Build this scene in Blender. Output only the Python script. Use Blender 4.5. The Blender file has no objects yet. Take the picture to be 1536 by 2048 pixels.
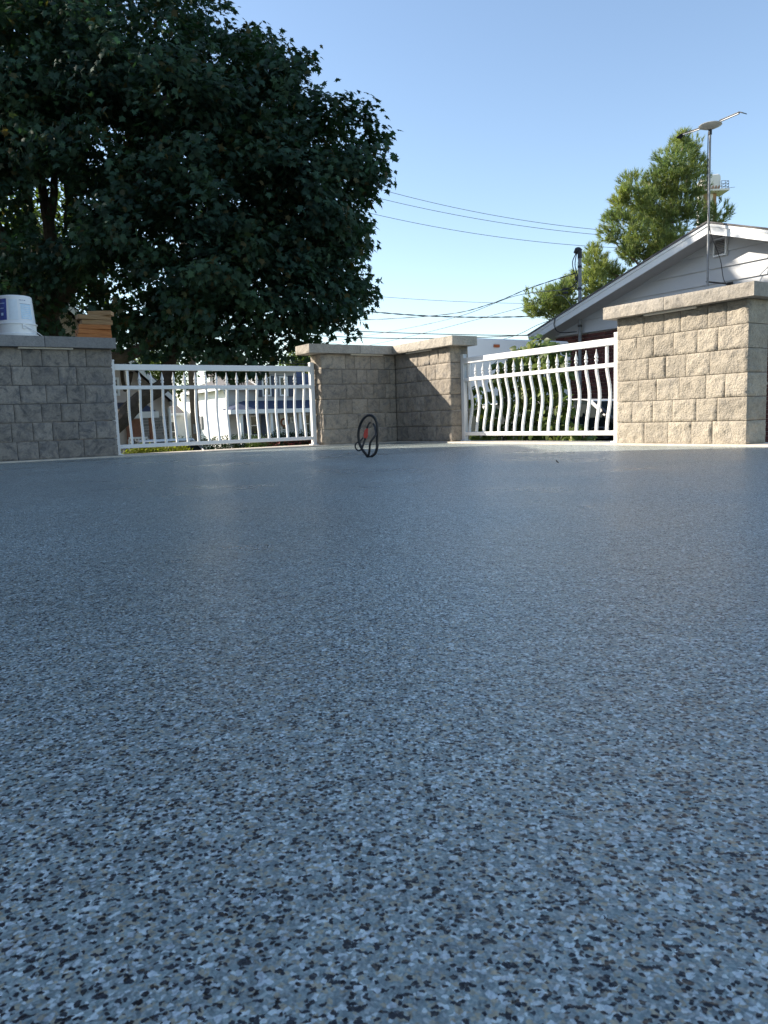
import bpy, bmesh, math, random
import numpy as np
from mathutils import Vector, Matrix, noise
random.seed(7); np.random.seed(7)
sc = bpy.context.scene
col = sc.collection
R = math.radians

# ------------------------------------------------------------------ camera
F_PX, PITCH, ROLL, CAM_H = 1523.2, 0.1202177, -0.0332998, 0.28317
Fv = np.array([0, math.cos(PITCH), -math.sin(PITCH)])
U0 = np.array([0, math.sin(PITCH), math.cos(PITCH)])
R0 = np.array([1.0, 0, 0])
Rv = math.cos(ROLL) * R0 + math.sin(ROLL) * U0
Uv = -math.sin(ROLL) * R0 + math.cos(ROLL) * U0
O = np.array([0, 0, CAM_H])
cd = bpy.data.cameras.new('camera')
cam = bpy.data.objects.new('camera', cd)
col.objects.link(cam)
cd.sensor_fit = 'VERTICAL'
cd.sensor_height = 32.0
cd.lens = 32.0 * F_PX / 2048.0
cd.clip_start = 0.02
cd.clip_end = 3000
m = Matrix.Identity(4)
for i in range(3):
    m[i][0], m[i][1], m[i][2], m[i][3] = Rv[i], Uv[i], -Fv[i], O[i]
cam.matrix_world = m
cd.dof.use_dof = True
cd.dof.focus_distance = 4.0
cd.dof.aperture_fstop = 28.0
sc.camera = cam
sc.cycles.use_denoising = True
sc.cycles.denoising_prefilter = 'NONE'

# ------------------------------------------------------------------ light
SUN_EL, SUN_AZ = 28.5, -76.0          # azimuth clockwise from +Y
sx = math.sin(R(SUN_AZ)) * math.cos(R(SUN_EL))
sy = math.cos(R(SUN_AZ)) * math.cos(R(SUN_EL))
sz = math.sin(R(SUN_EL))
w = bpy.data.worlds.new('World')
sc.world = w
w.use_nodes = True
nt = w.node_tree
sky = nt.nodes.new('ShaderNodeTexSky')
sky.sky_type = 'NISHITA'
sky.sun_disc = False
sky.sun_elevation = R(SUN_EL)
sky.sun_rotation = R(SUN_AZ % 360)
sky.air_density = 1.0
sky.dust_density = 0.35
sky.ozone_density = 0.8
nt.links.new(sky.outputs[0], nt.nodes['Background'].inputs[0])
nt.nodes['Background'].inputs[1].default_value = 0.097
sd = bpy.data.lights.new('sun', 'SUN')
sd.energy = 4.0
sd.angle = R(0.5)
sd.color = (1.0, 0.91, 0.78)
sun = bpy.data.objects.new('sun', sd)
col.objects.link(sun)
sun.rotation_euler = Vector((sx, sy, sz)).to_track_quat('Z', 'Y').to_euler()
vs = sc.view_settings
vs.view_transform = 'Standard'
vs.look = 'None'
vs.exposure = 1.4
vs.gamma = 1.0
vs.use_curve_mapping = False

# ------------------------------------------------------------------ measuring
C0 = np.array([0.19837, 9.58826, 0.0])
D1 = np.array([0.84273468, 0.53832914, 0.0])
D2 = np.array([0.53832914, -0.84273468, 0.0])
Z = np.array([0, 0, 1.0])
ROTZ = math.atan2(D1[1], D1[0])
ROTZ2 = math.atan2(D2[1], D2[0])


def P(a, b, z=0.0):
    return C0 + a * D1 + b * D2 + z * Z


def ray(u, v):
    return Fv + Rv * (u - 768) / F_PX - Uv * (v - 1024) / F_PX


def at(u, v, Y):
    d = ray(u, v)
    return O + d * (Y / d[1])


def on_a(u, v, a):
    "point of the view ray on the vertical plane a = const, as (a, b, z)"
    d = ray(u, v)
    p = O + d * (((C0 + a * D1 - O) @ D1) / (d @ D1))
    return a, float((p - C0) @ D2), float(p[2])


def on_b(u, v, b):
    d = ray(u, v)
    p = O + d * (((C0 + b * D2 - O) @ D2) / (d @ D2))
    return float((p - C0) @ D1), b, float(p[2])


# ------------------------------------------------------------------ materials
class NT:
    def __init__(s, name):
        s.m = bpy.data.materials.new(name)
        s.m.use_nodes = True
        s.t = s.m.node_tree
        s.b = s.t.nodes['Principled BSDF']

    def n(s, kind, **kw):
        x = s.t.nodes.new(kind)
        for k, v in kw.items():
            if isinstance(v, bpy.types.NodeSocket):
                s.t.links.new(v, x.inputs[k])
            elif k in x.inputs:
                x.inputs[k].default_value = v
            else:
                setattr(x, k, v)
        return x

    def l(s, a, b):
        s.t.links.new(a, b)

    def coord(s):
        return s.n('ShaderNodeTexCoord').outputs['Object']

    def ramp(s, fac, stops, interp='LINEAR'):
        r = s.n('ShaderNodeValToRGB')
        cr = r.color_ramp
        cr.interpolation = interp
        while len(cr.elements) < len(stops):
            cr.elements.new(0.5)
        for e, (p, c) in zip(cr.elements, stops):
            e.position = p
            e.color = (*c, 1) if len(c) == 3 else c
        s.l(fac, r.inputs[0])
        return r.outputs[0]

    def mix(s, fac, a, b, mode='MIX'):
        x = s.n('ShaderNodeMix', data_type='RGBA', blend_type=mode)
        for i, v in ((0, fac), (6, a), (7, b)):
            if isinstance(v, bpy.types.NodeSocket):
                s.l(v, x.inputs[i])
            else:
                x.inputs[i].default_value = v if i == 0 else ((*v, 1) if len(v) == 3 else v)
        return x.outputs[2]

    def bump(s, h, strength=0.5, dist=0.01):
        x = s.n('ShaderNodeBump')
        x.inputs['Strength'].default_value = strength
        x.inputs['Distance'].default_value = dist
        s.l(h, x.inputs['Height'])
        s.l(x.outputs[0], s.b.inputs['Normal'])
        return x


def plain(name, c, rough=0.5, var=0.15, scale=6.0, bump=0.0, bscale=60.0, metal=0.0, spec=0.5, objvar=0.0):
    t = NT(name)
    no = t.n('ShaderNodeTexNoise', Scale=scale, Detail=5.0, Roughness=0.6)
    t.l(t.coord(), no.inputs['Vector'])
    lo = tuple(max(0, x * (1 - var)) for x in c)
    hi = tuple(min(1, x * (1 + var)) for x in c)
    o = t.ramp(no.outputs[0], [(0.3, lo), (0.7, hi)])
    if objvar:
        oi = t.n('ShaderNodeObjectInfo')
        mr = t.n('ShaderNodeMapRange')
        mr.inputs['To Min'].default_value = 1 - objvar
        mr.inputs['To Max'].default_value = 1 + objvar
        t.l(oi.outputs['Random'], mr.inputs['Value'])
        cb = t.n('ShaderNodeVectorMath', operation='SCALE')
        t.l(o, cb.inputs[0])
        t.l(mr.outputs[0], cb.inputs['Scale'])
        o = cb.outputs[0]
    t.l(o, t.b.inputs['Base Color'])
    t.b.inputs['Roughness'].default_value = rough
    t.b.inputs['Metallic'].default_value = metal
    t.b.inputs['Specular IOR Level'].default_value = spec
    if bump:
        nb = t.n('ShaderNodeTexNoise', Scale=bscale, Detail=4.0)
        t.l(t.coord(), nb.inputs['Vector'])
        t.bump(nb.outputs[0], bump, 0.01)
    return t.m


def stone_mat(name, tan, grey, dark, swirl, bsc=55.0, bst=.55):
    t = NT(name)
    oi = t.n('ShaderNodeObjectInfo')
    add = t.n('ShaderNodeVectorMath', operation='ADD')
    geo = t.n('ShaderNodeNewGeometry')
    sc_ = t.n('ShaderNodeVectorMath', operation='SCALE')
    comb = t.n('ShaderNodeCombineXYZ')
    t.l(oi.outputs['Random'], comb.inputs[0])
    t.l(oi.outputs['Random'], comb.inputs[2])
    t.l(comb.outputs[0], sc_.inputs[0])
    sc_.inputs['Scale'].default_value = 37.0
    t.l(geo.outputs['Position'], add.inputs[0])
    t.l(sc_.outputs[0], add.inputs[1])
    n1 = t.n('ShaderNodeTexNoise', Scale=6.0, Detail=5.0, Roughness=0.65, Distortion=1.2)
    n2 = t.n('ShaderNodeTexNoise', Scale=60.0, Detail=6.0, Roughness=0.75)
    n3 = t.n('ShaderNodeTexNoise', Scale=8.0, Detail=6.0, Roughness=0.7, Distortion=1.6)
    for x in (n1, n2, n3):
        t.l(add.outputs[0], x.inputs['Vector'])
    c1 = t.ramp(n1.outputs[0], [(0.30, grey), (0.50, tan), (0.72, tuple(min(1, x * 1.12) for x in tan))])
    sw = t.ramp(n3.outputs[0], [(0.34, (1, 1, 1)), (0.46, (.35, .35, .35)), (0.52, (0, 0, 0)), (0.66, (.25, .25, .25))])
    ms = t.n('ShaderNodeMath', operation='MULTIPLY')
    t.l(sw, ms.inputs[0])
    ms.inputs[1].default_value = swirl
    c2 = t.mix(ms.outputs[0], c1, dark)
    sp = t.ramp(n2.outputs[0], [(0.36, (0.70, 0.70, 0.70)), (0.56, (1.05, 1.05, 1.05))])
    c3 = t.mix(0.7, c2, sp, 'MULTIPLY')
    mr = t.n('ShaderNodeMapRange')
    mr.inputs['To Min'].default_value = 0.86
    mr.inputs['To Max'].default_value = 1.12
    t.l(oi.outputs['Random'], mr.inputs['Value'])
    cb = t.n('ShaderNodeVectorMath', operation='SCALE')
    t.l(c3, cb.inputs[0])
    t.l(mr.outputs[0], cb.inputs['Scale'])
    t.l(cb.outputs[0], t.b.inputs['Base Color'])
    t.b.inputs['Roughness'].default_value = 0.92
    t.b.inputs['Specular IOR Level'].default_value = 0.25
    nb = t.n('ShaderNodeTexNoise', Scale=bsc, Detail=5.0, Roughness=0.6)
    t.l(add.outputs[0], nb.inputs['Vector'])
    t.bump(nb.outputs[0], bst, 0.014)
    return t.m


def floor_mat():
    t = NT('flake_floor')
    co = t.coord()
    nw = t.n('ShaderNodeTexNoise', Scale=230.0, Detail=3.0)
    t.l(co, nw.inputs['Vector'])
    sub = t.n('ShaderNodeVectorMath', operation='SUBTRACT')
    t.l(nw.outputs['Color'], sub.inputs[0])
    sub.inputs[1].default_value = (0.5, 0.5, 0.5)
    scl = t.n('ShaderNodeVectorMath', operation='SCALE')
    t.l(sub.outputs[0], scl.inputs[0])
    scl.inputs['Scale'].default_value = 0.0045
    ad = t.n('ShaderNodeVectorMath', operation='ADD')
    t.l(co, ad.inputs[0])
    t.l(scl.outputs[0], ad.inputs[1])

    def vor(scale, off):
        sh = t.n('ShaderNodeVectorMath', operation='ADD')
        t.l(ad.outputs[0], sh.inputs[0])
        sh.inputs[1].default_value = (off, off * 1.7, 0)
        v = t.n('ShaderNodeTexVoronoi', Scale=scale, Randomness=1.0, voronoi_dimensions='2D')
        t.l(sh.outputs[0], v.inputs['Vector'])
        s = t.n('ShaderNodeSeparateColor')
        t.l(v.outputs['Color'], s.inputs[0])
        return s.outputs, v.outputs['Distance']

    def both(x, lo, d, dmax):
        g1 = t.n('ShaderNodeMath', operation='GREATER_THAN')
        t.l(x, g1.inputs[0])
        g1.inputs[1].default_value = lo
        g2 = t.n('ShaderNodeMath', operation='LESS_THAN')
        t.l(d, g2.inputs[0])
        g2.inputs[1].default_value = dmax
        g3 = t.n('ShaderNodeMath', operation='MULTIPLY')
        t.l(g1.outputs[0], g3.inputs[0])
        t.l(g2.outputs[0], g3.inputs[1])
        return g3.outputs[0]
    a, ad_ = vor(520.0, 0.0)
    c = t.ramp(a[0], [(0.0, (0.215, 0.252, 0.25)), (0.25, (0.26, 0.295, 0.285)), (0.48, (0.305, 0.335, 0.32)), (0.66, (0.36, 0.385, 0.37)),
                      (0.80, (0.38, 0.335, 0.255)), (0.88, (0.42, 0.435, 0.425)), (0.96, (0.05, 0.055, 0.065))], 'CONSTANT')
    b, bd = vor(335.0, 3.1)
    c = t.mix(both(b[0], 0.885, bd, 0.72), c, (0.42, 0.345, 0.245))
    b, bd = vor(375.0, 7.7)
    c = t.mix(both(b[0], 0.85, bd, 0.70), c, (0.64, 0.66, 0.65))
    b, bd = vor(350.0, 5.3)
    c = t.mix(both(b[0], 0.81, bd, 0.57), c, (0.006, 0.008, 0.014))
    b, bd = vor(240.0, 9.9)
    c = t.mix(both(b[0], 0.955, bd, 0.62), c, (0.60, 0.62, 0.63))
    b, bd = vor(250.0, 1.3)
    c = t.mix(both(b[0], 0.925, bd, 0.60), c, (0.012, 0.014, 0.019))
    # broad uneven scatter of the flakes
    nl = t.n('ShaderNodeTexNoise', Scale=1.3, Detail=3.0)
    t.l(co, nl.inputs['Vector'])
    lv = t.ramp(nl.outputs[0], [(0.3, (0.86, 0.93, 0.93)), (0.7, (1.08, 1.16, 1.15))])
    c = t.mix(1.0, c, lv, 'MULTIPLY')
    nm = t.n('ShaderNodeTexNoise', Scale=34.0, Detail=6.0, Roughness=0.85)
    t.l(co, nm.inputs['Vector'])
    lm = t.ramp(nm.outputs[0], [(0.34, (0.70, 0.70, 0.72)), (0.5, (1.0, 1.0, 1.0)), (0.66, (1.25, 1.25, 1.23))])
    c = t.mix(1.0, c, lm, 'MULTIPLY')
    t.l(c, t.b.inputs['Base Color'])
    rn = t.ramp(nl.outputs[0], [(0.32, (0.25,) * 3), (0.68, (0.38,) * 3)])
    t.l(rn, t.b.inputs['Roughness'])
    t.b.inputs['IOR'].default_value = 1.5
    n1 = t.n('ShaderNodeTexNoise', Scale=110.0, Detail=3.0)
    t.l(co, n1.inputs['Vector'])
    n2 = t.n('ShaderNodeMath', operation='ADD')
    s1 = t.n('ShaderNodeMath', operation='MULTIPLY')
    t.l(a[2], s1.inputs[0])
    s1.inputs[1].default_value = 0.35
    n4 = t.n('ShaderNodeTexNoise', Scale=26.0, Detail=4.0, Roughness=0.75)
    t.l(co, n4.inputs['Vector'])
    n5 = t.n('ShaderNodeMath', operation='MULTIPLY_ADD')
    t.l(n4.outputs[0], n5.inputs[0])
    n5.inputs[1].default_value = 3.2
    t.l(n1.outputs[0], n5.inputs[2])
    t.l(n5.outputs[0], n2.inputs[0])
    t.l(s1.outputs[0], n2.inputs[1])
    t.bump(n2.outputs[0], 0.75, 0.0034)
    return t.m


def leaf_mat(name, c, var, trans=0.35, rough=0.55, tint=None, spec=0.25):
    t = NT(name)
    geo = t.n('ShaderNodeNewGeometry')
    oi = t.n('ShaderNodeObjectInfo')
    ad = t.n('ShaderNodeMath', operation='ADD')
    t.l(geo.outputs['Random Per Island'], ad.inputs[0])
    t.l(oi.outputs['Random'], ad.inputs[1])
    fr = t.n('ShaderNodeMath', operation='FRACT')
    t.l(ad.outputs[0], fr.inputs[0])
    no = t.n('ShaderNodeTexNoise', Scale=1.1, Detail=2.0)
    t.l(geo.outputs['Position'], no.inputs['Vector'])
    lo = tuple(x * (1 - var) for x in c)
    hi = tuple(x * (1 + var) for x in c)
    stops = [(0.0, lo), (0.9, hi), (0.97, tint or hi)]
    o = t.ramp(fr.outputs[0], stops)
    lv = t.ramp(no.outputs[0], [(0.35, (0.70, 0.78, 0.85)), (0.65, (1.3, 1.2, 0.95))])
    o = t.mix(1.0, o, lv, 'MULTIPLY')
    t.l(o, t.b.inputs['Base Color'])
    t.b.inputs['Roughness'].default_value = rough
    t.b.inputs['Specular IOR Level'].default_value = spec
    tr = t.n('ShaderNodeBsdfTranslucent')
    tc = t.mix(1.0, o, (1.5, 1.7, 0.7), 'MULTIPLY')
    t.l(tc, tr.inputs[0])
    mx = t.n('ShaderNodeMixShader')
    mx.inputs[0].default_value = trans
    t.l(t.b.outputs[0], mx.inputs[1])
    t.l(tr.outputs[0], mx.inputs[2])
    t.l(mx.outputs[0], t.t.nodes['Material Output'].inputs[0])
    return t.m


def wood_mat(name, c1, c2, scale=18.0):
    t = NT(name)
    geo = t.n('ShaderNodeTexCoord')
    mp = t.n('ShaderNodeMapping')
    mp.inputs['Scale'].default_value = (1.0, 9.0, 9.0)
    t.l(geo.outputs['Object'], mp.inputs[0])
    no = t.n('ShaderNodeTexNoise', Scale=scale * 0.4, Detail=6.0, Distortion=1.2)
    t.l(mp.outputs[0], no.inputs['Vector'])
    o = t.ramp(no.outputs[0], [(0.3, c1), (0.65, c2)])
    oi = t.n('ShaderNodeObjectInfo')
    mr = t.n('ShaderNodeMapRange')
    mr.inputs['To Min'].default_value = 0.8
    mr.inputs['To Max'].default_value = 1.15
    t.l(oi.outputs['Random'], mr.inputs['Value'])
    cb = t.n('ShaderNodeVectorMath', operation='SCALE')
    t.l(o, cb.inputs[0])
    t.l(mr.outputs[0], cb.inputs['Scale'])
    t.l(cb.outputs[0], t.b.inputs['Base Color'])
    t.b.inputs['Roughness'].default_value = 0.8
    t.bump(no.outputs[0], 0.3, 0.004)
    return t.m


def glass_mat(name, c=(0.02, 0.028, 0.032)):
    t = NT(name)
    t.b.inputs['Base Color'].default_value = (*c, 1)
    t.b.inputs['Roughness'].default_value = 0.08
    t.b.inputs['Specular IOR Level'].default_value = 0.35
    return t.m


M = dict(
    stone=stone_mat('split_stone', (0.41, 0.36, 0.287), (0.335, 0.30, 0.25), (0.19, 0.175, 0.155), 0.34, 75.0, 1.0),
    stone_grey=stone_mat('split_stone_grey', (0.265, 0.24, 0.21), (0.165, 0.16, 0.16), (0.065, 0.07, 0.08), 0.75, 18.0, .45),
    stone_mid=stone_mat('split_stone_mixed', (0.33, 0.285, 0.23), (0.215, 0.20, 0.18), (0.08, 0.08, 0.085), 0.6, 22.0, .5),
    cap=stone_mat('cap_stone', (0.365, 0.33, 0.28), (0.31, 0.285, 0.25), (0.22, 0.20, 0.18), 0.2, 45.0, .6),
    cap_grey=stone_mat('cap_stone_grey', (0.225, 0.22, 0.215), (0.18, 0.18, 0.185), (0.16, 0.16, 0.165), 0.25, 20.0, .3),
    core=plain('wall_core', (0.06, 0.055, 0.05), 0.95, bump=0.3),
    floor=floor_mat(),
    concrete=plain('concrete_edge', (0.52, 0.47, 0.40), 0.85, 0.12, 14.0, 0.3, 90.0),
    white=plain('white_vinyl', (0.72, 0.72, 0.715), 0.38, 0.03, 3.0),
    led=plain('light_bar', (0.66, 0.62, 0.55), 0.5, 0.08),
    plastic=plain('white_plastic', (0.76, 0.77, 0.78), 0.35, 0.03, 8.0),
    label_blue=plain('label_blue', (0.055, 0.08, 0.30), 0.4, 0.3, 30.0),
    label_pale=plain('label_pale', (0.50, 0.66, 0.80), 0.4, 0.1, 30.0),
    label_ink=plain('label_ink', (0.10, 0.14, 0.25), 0.5, 0.1),
    steel=plain('galvanised_steel', (0.23, 0.235, 0.24), 0.6, 0.2, 20.0, metal=0.2),
    rubber=plain('black_rubber', (0.012, 0.012, 0.013), 0.45, 0.2, 20.0),
    red=plain('red_plastic', (0.55, 0.035, 0.02), 0.4, 0.1),
    orange=plain('amber_lens', (0.42, 0.10, 0.03), 0.3, 0.1),
    wood=wood_mat('stained_wood', (0.25, 0.078, 0.020), (0.42, 0.165, 0.048)),
    wood_pale=wood_mat('weathered_wood', (0.21, 0.115, 0.05), (0.36, 0.225, 0.11)),
    bark=plain('maple_bark', (0.055, 0.045, 0.038), 0.95, 0.35, 9.0, 0.7, 30.0),
    pinebark=plain('pine_bark', (0.16, 0.125, 0.10), 0.95, 0.3, 9.0, 0.7, 30.0),
    pole=plain('pole_wood', (0.17, 0.135, 0.105), 0.9, 0.25, 8.0, 0.4, 40.0),
    maple=leaf_mat('maple_leaf', (0.023, 0.053, 0.036), 0.45, 0.25, 0.7, (0.06, 0.05, 0.02)),
    bushy=leaf_mat('far_foliage', (0.075, 0.105, 0.025), 0.35, 0.35),
    pine=leaf_mat('pine_needle', (0.20, 0.24, 0.115), 0.35, 0.35, 0.5, (0.22, 0.18, 0.06)),
    vine=leaf_mat('vine_leaf', (0.085, 0.125, 0.035), 0.4, 0.35, 0.45, (0.26, 0.28, 0.08)),
    hedge=leaf_mat('golden_shrub', (0.20, 0.21, 0.025), 0.35, 0.35),
    darkshrub=leaf_mat('dark_shrub', (0.022, 0.045, 0.018), 0.35, 0.25),
    flower=leaf_mat('red_flower', (0.17, 0.03, 0.03), 0.4, 0.3),
    grass=plain('lawn_grass', (0.055, 0.085, 0.025), 0.95, 0.35, 3.0, 0.6, 40.0),
    asphalt=plain('asphalt', (0.052, 0.052, 0.054), 0.9, 0.25, 20.0, 0.3, 120.0),
    drive=plain('concrete_drive', (0.36, 0.34, 0.31), 0.9, 0.15, 4.0, 0.2, 60.0),
    brick=plain('dark_red_brick', (0.105, 0.032, 0.026), 0.85, 0.3, 30.0, 0.4, 90.0, objvar=0.35),
    mortar=plain('mortar', (0.40, 0.36, 0.32), 0.95, 0.12, 40.0, 0.3, 120.0),
    housebrick=plain('plain_brick_field', (0.16, 0.075, 0.06), 0.9, 0.25, 30.0, 0.4, 90.0),
    siding=plain('gable_siding', (0.47, 0.475, 0.485), 0.55, 0.04, 2.0, objvar=0.03),
    fascia=plain('white_fascia', (0.74, 0.74, 0.73), 0.45, 0.04, 2.0),
    soffit=plain('soffit', (0.42, 0.40, 0.39), 0.7, 0.06),
    shingle=plain('grey_shingle', (0.13, 0.12, 0.118), 0.95, 0.3, 12.0, 0.5, 50.0),
    shingle_blue=plain('blue_shingle', (0.030, 0.045, 0.095), 0.85, 0.3, 12.0, 0.4, 50.0),
    beige=plain('beige_siding', (0.54, 0.47, 0.42), 0.7, 0.06, 2.0),
    greysiding=plain('grey_siding', (0.40, 0.40, 0.405), 0.7, 0.06, 2.0),
    whitewall=plain('white_render', (0.80, 0.79, 0.77), 0.7, 0.04, 2.0),
    fieldstone=plain('grey_fieldstone', (0.27, 0.255, 0.235), 0.9, 0.35, 8.0, 0.6, 20.0, objvar=0.2),
    rust=plain('rust_brick', (0.24, 0.105, 0.065), 0.9, 0.2, 10.0),
    shutter=plain('navy_shutter', (0.020, 0.035, 0.075), 0.5, 0.15),
    glass=glass_mat('dark_glass'),
    carglass=plain('car_glass', (0.012, 0.018, 0.019), 0.55, 0.05, spec=0.03),
    carwhite=plain('white_car_paint', (0.74, 0.76, 0.78), 0.2, 0.02),
    carsilver=plain('silver_car_paint', (0.20, 0.205, 0.21), 0.3, 0.04, metal=0.3),
    truckwhite=plain('truck_box_white', (0.70, 0.71, 0.72), 0.4, 0.05, 1.5),
    tyre=plain('tyre_rubber', (0.015, 0.015, 0.015), 0.85, 0.2),
    cable=plain('cable_black', (0.022, 0.023, 0.026), 0.6, 0.2),
    cable_pale=plain('cable_grey', (0.16, 0.165, 0.17), 0.6, 0.2),
    antenna=plain('antenna_plastic', (0.62, 0.585, 0.52), 0.45, 0.06, 10.0),
    tower=plain('tower_paint', (0.78, 0.74, 0.68), 0.6, 0.08, 0.5),
    towerrust=plain('tower_rust', (0.36, 0.20, 0.11), 0.8, 0.3, 0.7),
    dryleaf=plain('dry_leaf', (0.075, 0.045, 0.025), 0.8, 0.3, 60.0),
)


# ------------------------------------------------------------------ mesh kit
class MB:
    def __init__(s):
        s.v, s.f, s.m = [], [], []
        s.cur = 0

    def poly(s, pts):
        i = len(s.v)
        s.v += [tuple(map(float, p)) for p in pts]
        s.f.append(tuple(range(i, i + len(pts))))
        s.m.append(s.cur)

    def prism(s, base, vec):
        "closed polygon base swept along vec"
        n = len(base)
        i = len(s.v)
        vec = np.array(vec, float)
        s.v += [tuple(map(float, p)) for p in base]
        s.v += [tuple(map(float, np.array(p) + vec)) for p in base]
        fs = [tuple(range(i, i + n))[::-1], tuple(range(i + n, i + 2 * n))]
        fs += [(i + k, i + (k + 1) % n, i + n + (k + 1) % n, i + n + k) for k in range(n)]
        # make it outward
        p = [np.array(q, float) for q in base]
        nn = sum((np.cross(p[k], p[(k + 1) % n]) for k in range(n)), np.zeros(3))
        if nn @ vec < 0:
            fs = [q[::-1] for q in fs]
        s.f += fs
        s.m += [s.cur] * len(fs)
        return s

    def box(s, c, hx, hy, hz):
        c, hx, hy, hz = [np.array(q, float) for q in (c, hx, hy, hz)]
        s.prism([c - hx - hy - hz, c + hx - hy - hz, c + hx + hy - hz, c - hx + hy - hz], 2 * hz)
        return s

    def abox(s, a0, a1, b0, b1, z0, z1):
        s.prism([P(a0, b0, z0), P(a1, b0, z0), P(a1, b1, z0), P(a0, b1, z0)], (0, 0, z1 - z0))
        return s

    def tube(s, path, rad, n=8, cap=True, rot=0.0):
        path = [np.array(p, float) for p in path]
        if not hasattr(rad, '__len__'):
            rad = [rad] * len(path)
        i0 = len(s.v)
        up = None
        for k, p in enumerate(path):
            t = path[min(k + 1, len(path) - 1)] - path[max(k - 1, 0)]
            t = t / (np.linalg.norm(t) + 1e-12)
            if up is None:
                up = np.array([0, 0, 1.0]) if abs(t[2]) < 0.9 else np.array([1.0, 0, 0])
            x = np.cross(up, t)
            x /= np.linalg.norm(x) + 1e-12
            y = np.cross(t, x)
            up = y
            for j in range(n):
                an = rot + 2 * math.pi * j / n
                s.v.append(tuple(p + rad[k] * (math.cos(an) * x + math.sin(an) * y)))
        for k in range(len(path) - 1):
            for j in range(n):
                a = i0 + k * n + j
                b = i0 + k * n + (j + 1) % n
                s.f.append((a, b, b + n, a + n))
                s.m.append(s.cur)
        if cap:
            s.f.append(tuple(range(i0, i0 + n))[::-1])
            e = i0 + (len(path) - 1) * n
            s.f.append(tuple(range(e, e + n)))
            s.m += [s.cur] * 2
        return s

    def lathe(s, c, prof, n=24, cap=True):
        c = np.array(c, float)
        i0 = len(s.v)
        for r, z in prof:
            for j in range(n):
                an = 2 * math.pi * j / n
                s.v.append((c[0] + r * math.cos(an), c[1] + r * math.sin(an), c[2] + z))
        for k in range(len(prof) - 1):
            for j in range(n):
                a = i0 + k * n + j
                b = i0 + k * n + (j + 1) % n
                s.f.append((a, b, b + n, a + n))
                s.m.append(s.cur)
        if cap:
            s.f.append(tuple(range(i0, i0 + n))[::-1])
            e = i0 + (len(prof) - 1) * n
            s.f.append(tuple(range(e, e + n)))
            s.m += [s.cur] * 2
        return s

    def build(s, name, mat, parent=None, smooth=False, origin=None, bevel=0.0, bseg=2, angle=40):
        o0 = np.zeros(3)
        if parent is not None:
            o0 = WLOC[parent.name]
        if origin is not None:
            o0 = np.array(origin, float)
        me = bpy.data.meshes.new(name)
        me.from_pydata([tuple(np.array(v) - o0) for v in s.v], [], s.f)
        for mm in (mat if isinstance(mat, (list, tuple)) else [mat]):
            me.materials.append(mm)
        if isinstance(mat, (list, tuple)):
            me.polygons.foreach_set('material_index', s.m)
        me.update()
        o = link(name, me, parent, loc=o0)
        if bevel:
            bv = o.modifiers.new('bevel', 'BEVEL')
            bv.width = bevel
            bv.segments = bseg
            bv.limit_method = 'ANGLE'
            bv.angle_limit = R(angle)
        if smooth:
            me.polygons.foreach_set('use_smooth', [True] * len(me.polygons))
            if smooth != 'all':
                me.set_sharp_from_angle(angle=R(38))
        return o


WLOC = {}


def link(name, data, parent=None, loc=None, rotz=0.0):
    "loc is a world position; parents are never turned"
    o = bpy.data.objects.new(name, data)
    col.objects.link(o)
    loc = np.zeros(3) if loc is None else np.array(loc, float)
    WLOC[o.name] = loc
    if parent is not None:
        o.parent = parent
        o.location = tuple(loc - WLOC[parent.name])
    else:
        o.location = tuple(loc)
    o.rotation_euler = (0, 0, rotz)
    return o


def tag(o, label=None, cat=None, group=None, kind=None):
    for k, v in (('label', label), ('category', cat), ('group', group), ('kind', kind)):
        if v:
            o[k] = v
    return o


def thing(name, loc, label, cat, group=None):
    return tag(link(name, None, None, loc), label, cat, group)


def mesh_np(name, V, Fc, mat, parent=None, kind=None):
    "big triangle meshes: V (n,3), Fc (m,3)"
    o0 = WLOC[parent.name] if parent is not None else np.zeros(3)
    me = bpy.data.meshes.new(name)
    V = (V - o0).astype(np.float32)
    me.vertices.add(len(V))
    me.vertices.foreach_set('co', V.ravel())
    me.loops.add(len(Fc) * 3)
    me.loops.foreach_set('vertex_index', Fc.ravel().astype(np.int32))
    me.polygons.add(len(Fc))
    me.polygons.foreach_set('loop_start', np.arange(0, len(Fc) * 3, 3, dtype=np.int32))
    me.materials.append(mat)
    me.update(calc_edges=True)
    me.validate()
    o = link(name, me, parent, o0)
    if kind:
        o['kind'] = kind
    return o


def nrm(x):
    return x / (np.linalg.norm(x, axis=-1, keepdims=True) + 1e-9)


# ------------------------------------------------------------------ setting
GZ = -1.32
g = MB()
g.poly([(-900, -300, GZ), (900, -300, GZ), (900, 1500, GZ), (-900, 1500, GZ)])
tag(g.build('ground', M['grass']), kind='structure')
g = MB()
g.poly([P(-200, -27.0, GZ + .02), P(200, -27.0, GZ + .02), P(200, -19.5, GZ + .02), P(-200, -19.5, GZ + .02)])
tag(g.build('road', M['asphalt']), kind='structure')
g = MB()
for b0, b1 in ((-28.6, -27.3), (-19.2, -17.9)):
    g.abox(-200, 200, b0, b1, GZ - .1, GZ + .12)
tag(g.build('pavement', M['drive']), kind='structure')
g = MB()
g.poly([P(1.2, -17.9, GZ + .01), P(5.6, -17.9, GZ + .01), P(5.6, 12, GZ + .01), P(1.2, 12, GZ + .01)])
tag(g.build('driveway', M['drive']), kind='structure')
g = MB()
g.prism([P(-6.6, -.38, GZ - .2), P(.36, -.38, GZ - .2), P(.36, 12.5, GZ - .2), P(-6.6, 12.5, GZ - .2)], (0, 0, -GZ + .2))
fl = tag(g.build('patio_floor', M['floor'], origin=(0, 0, 0)), kind='structure')
g = MB()
E0 = 0.014
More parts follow.
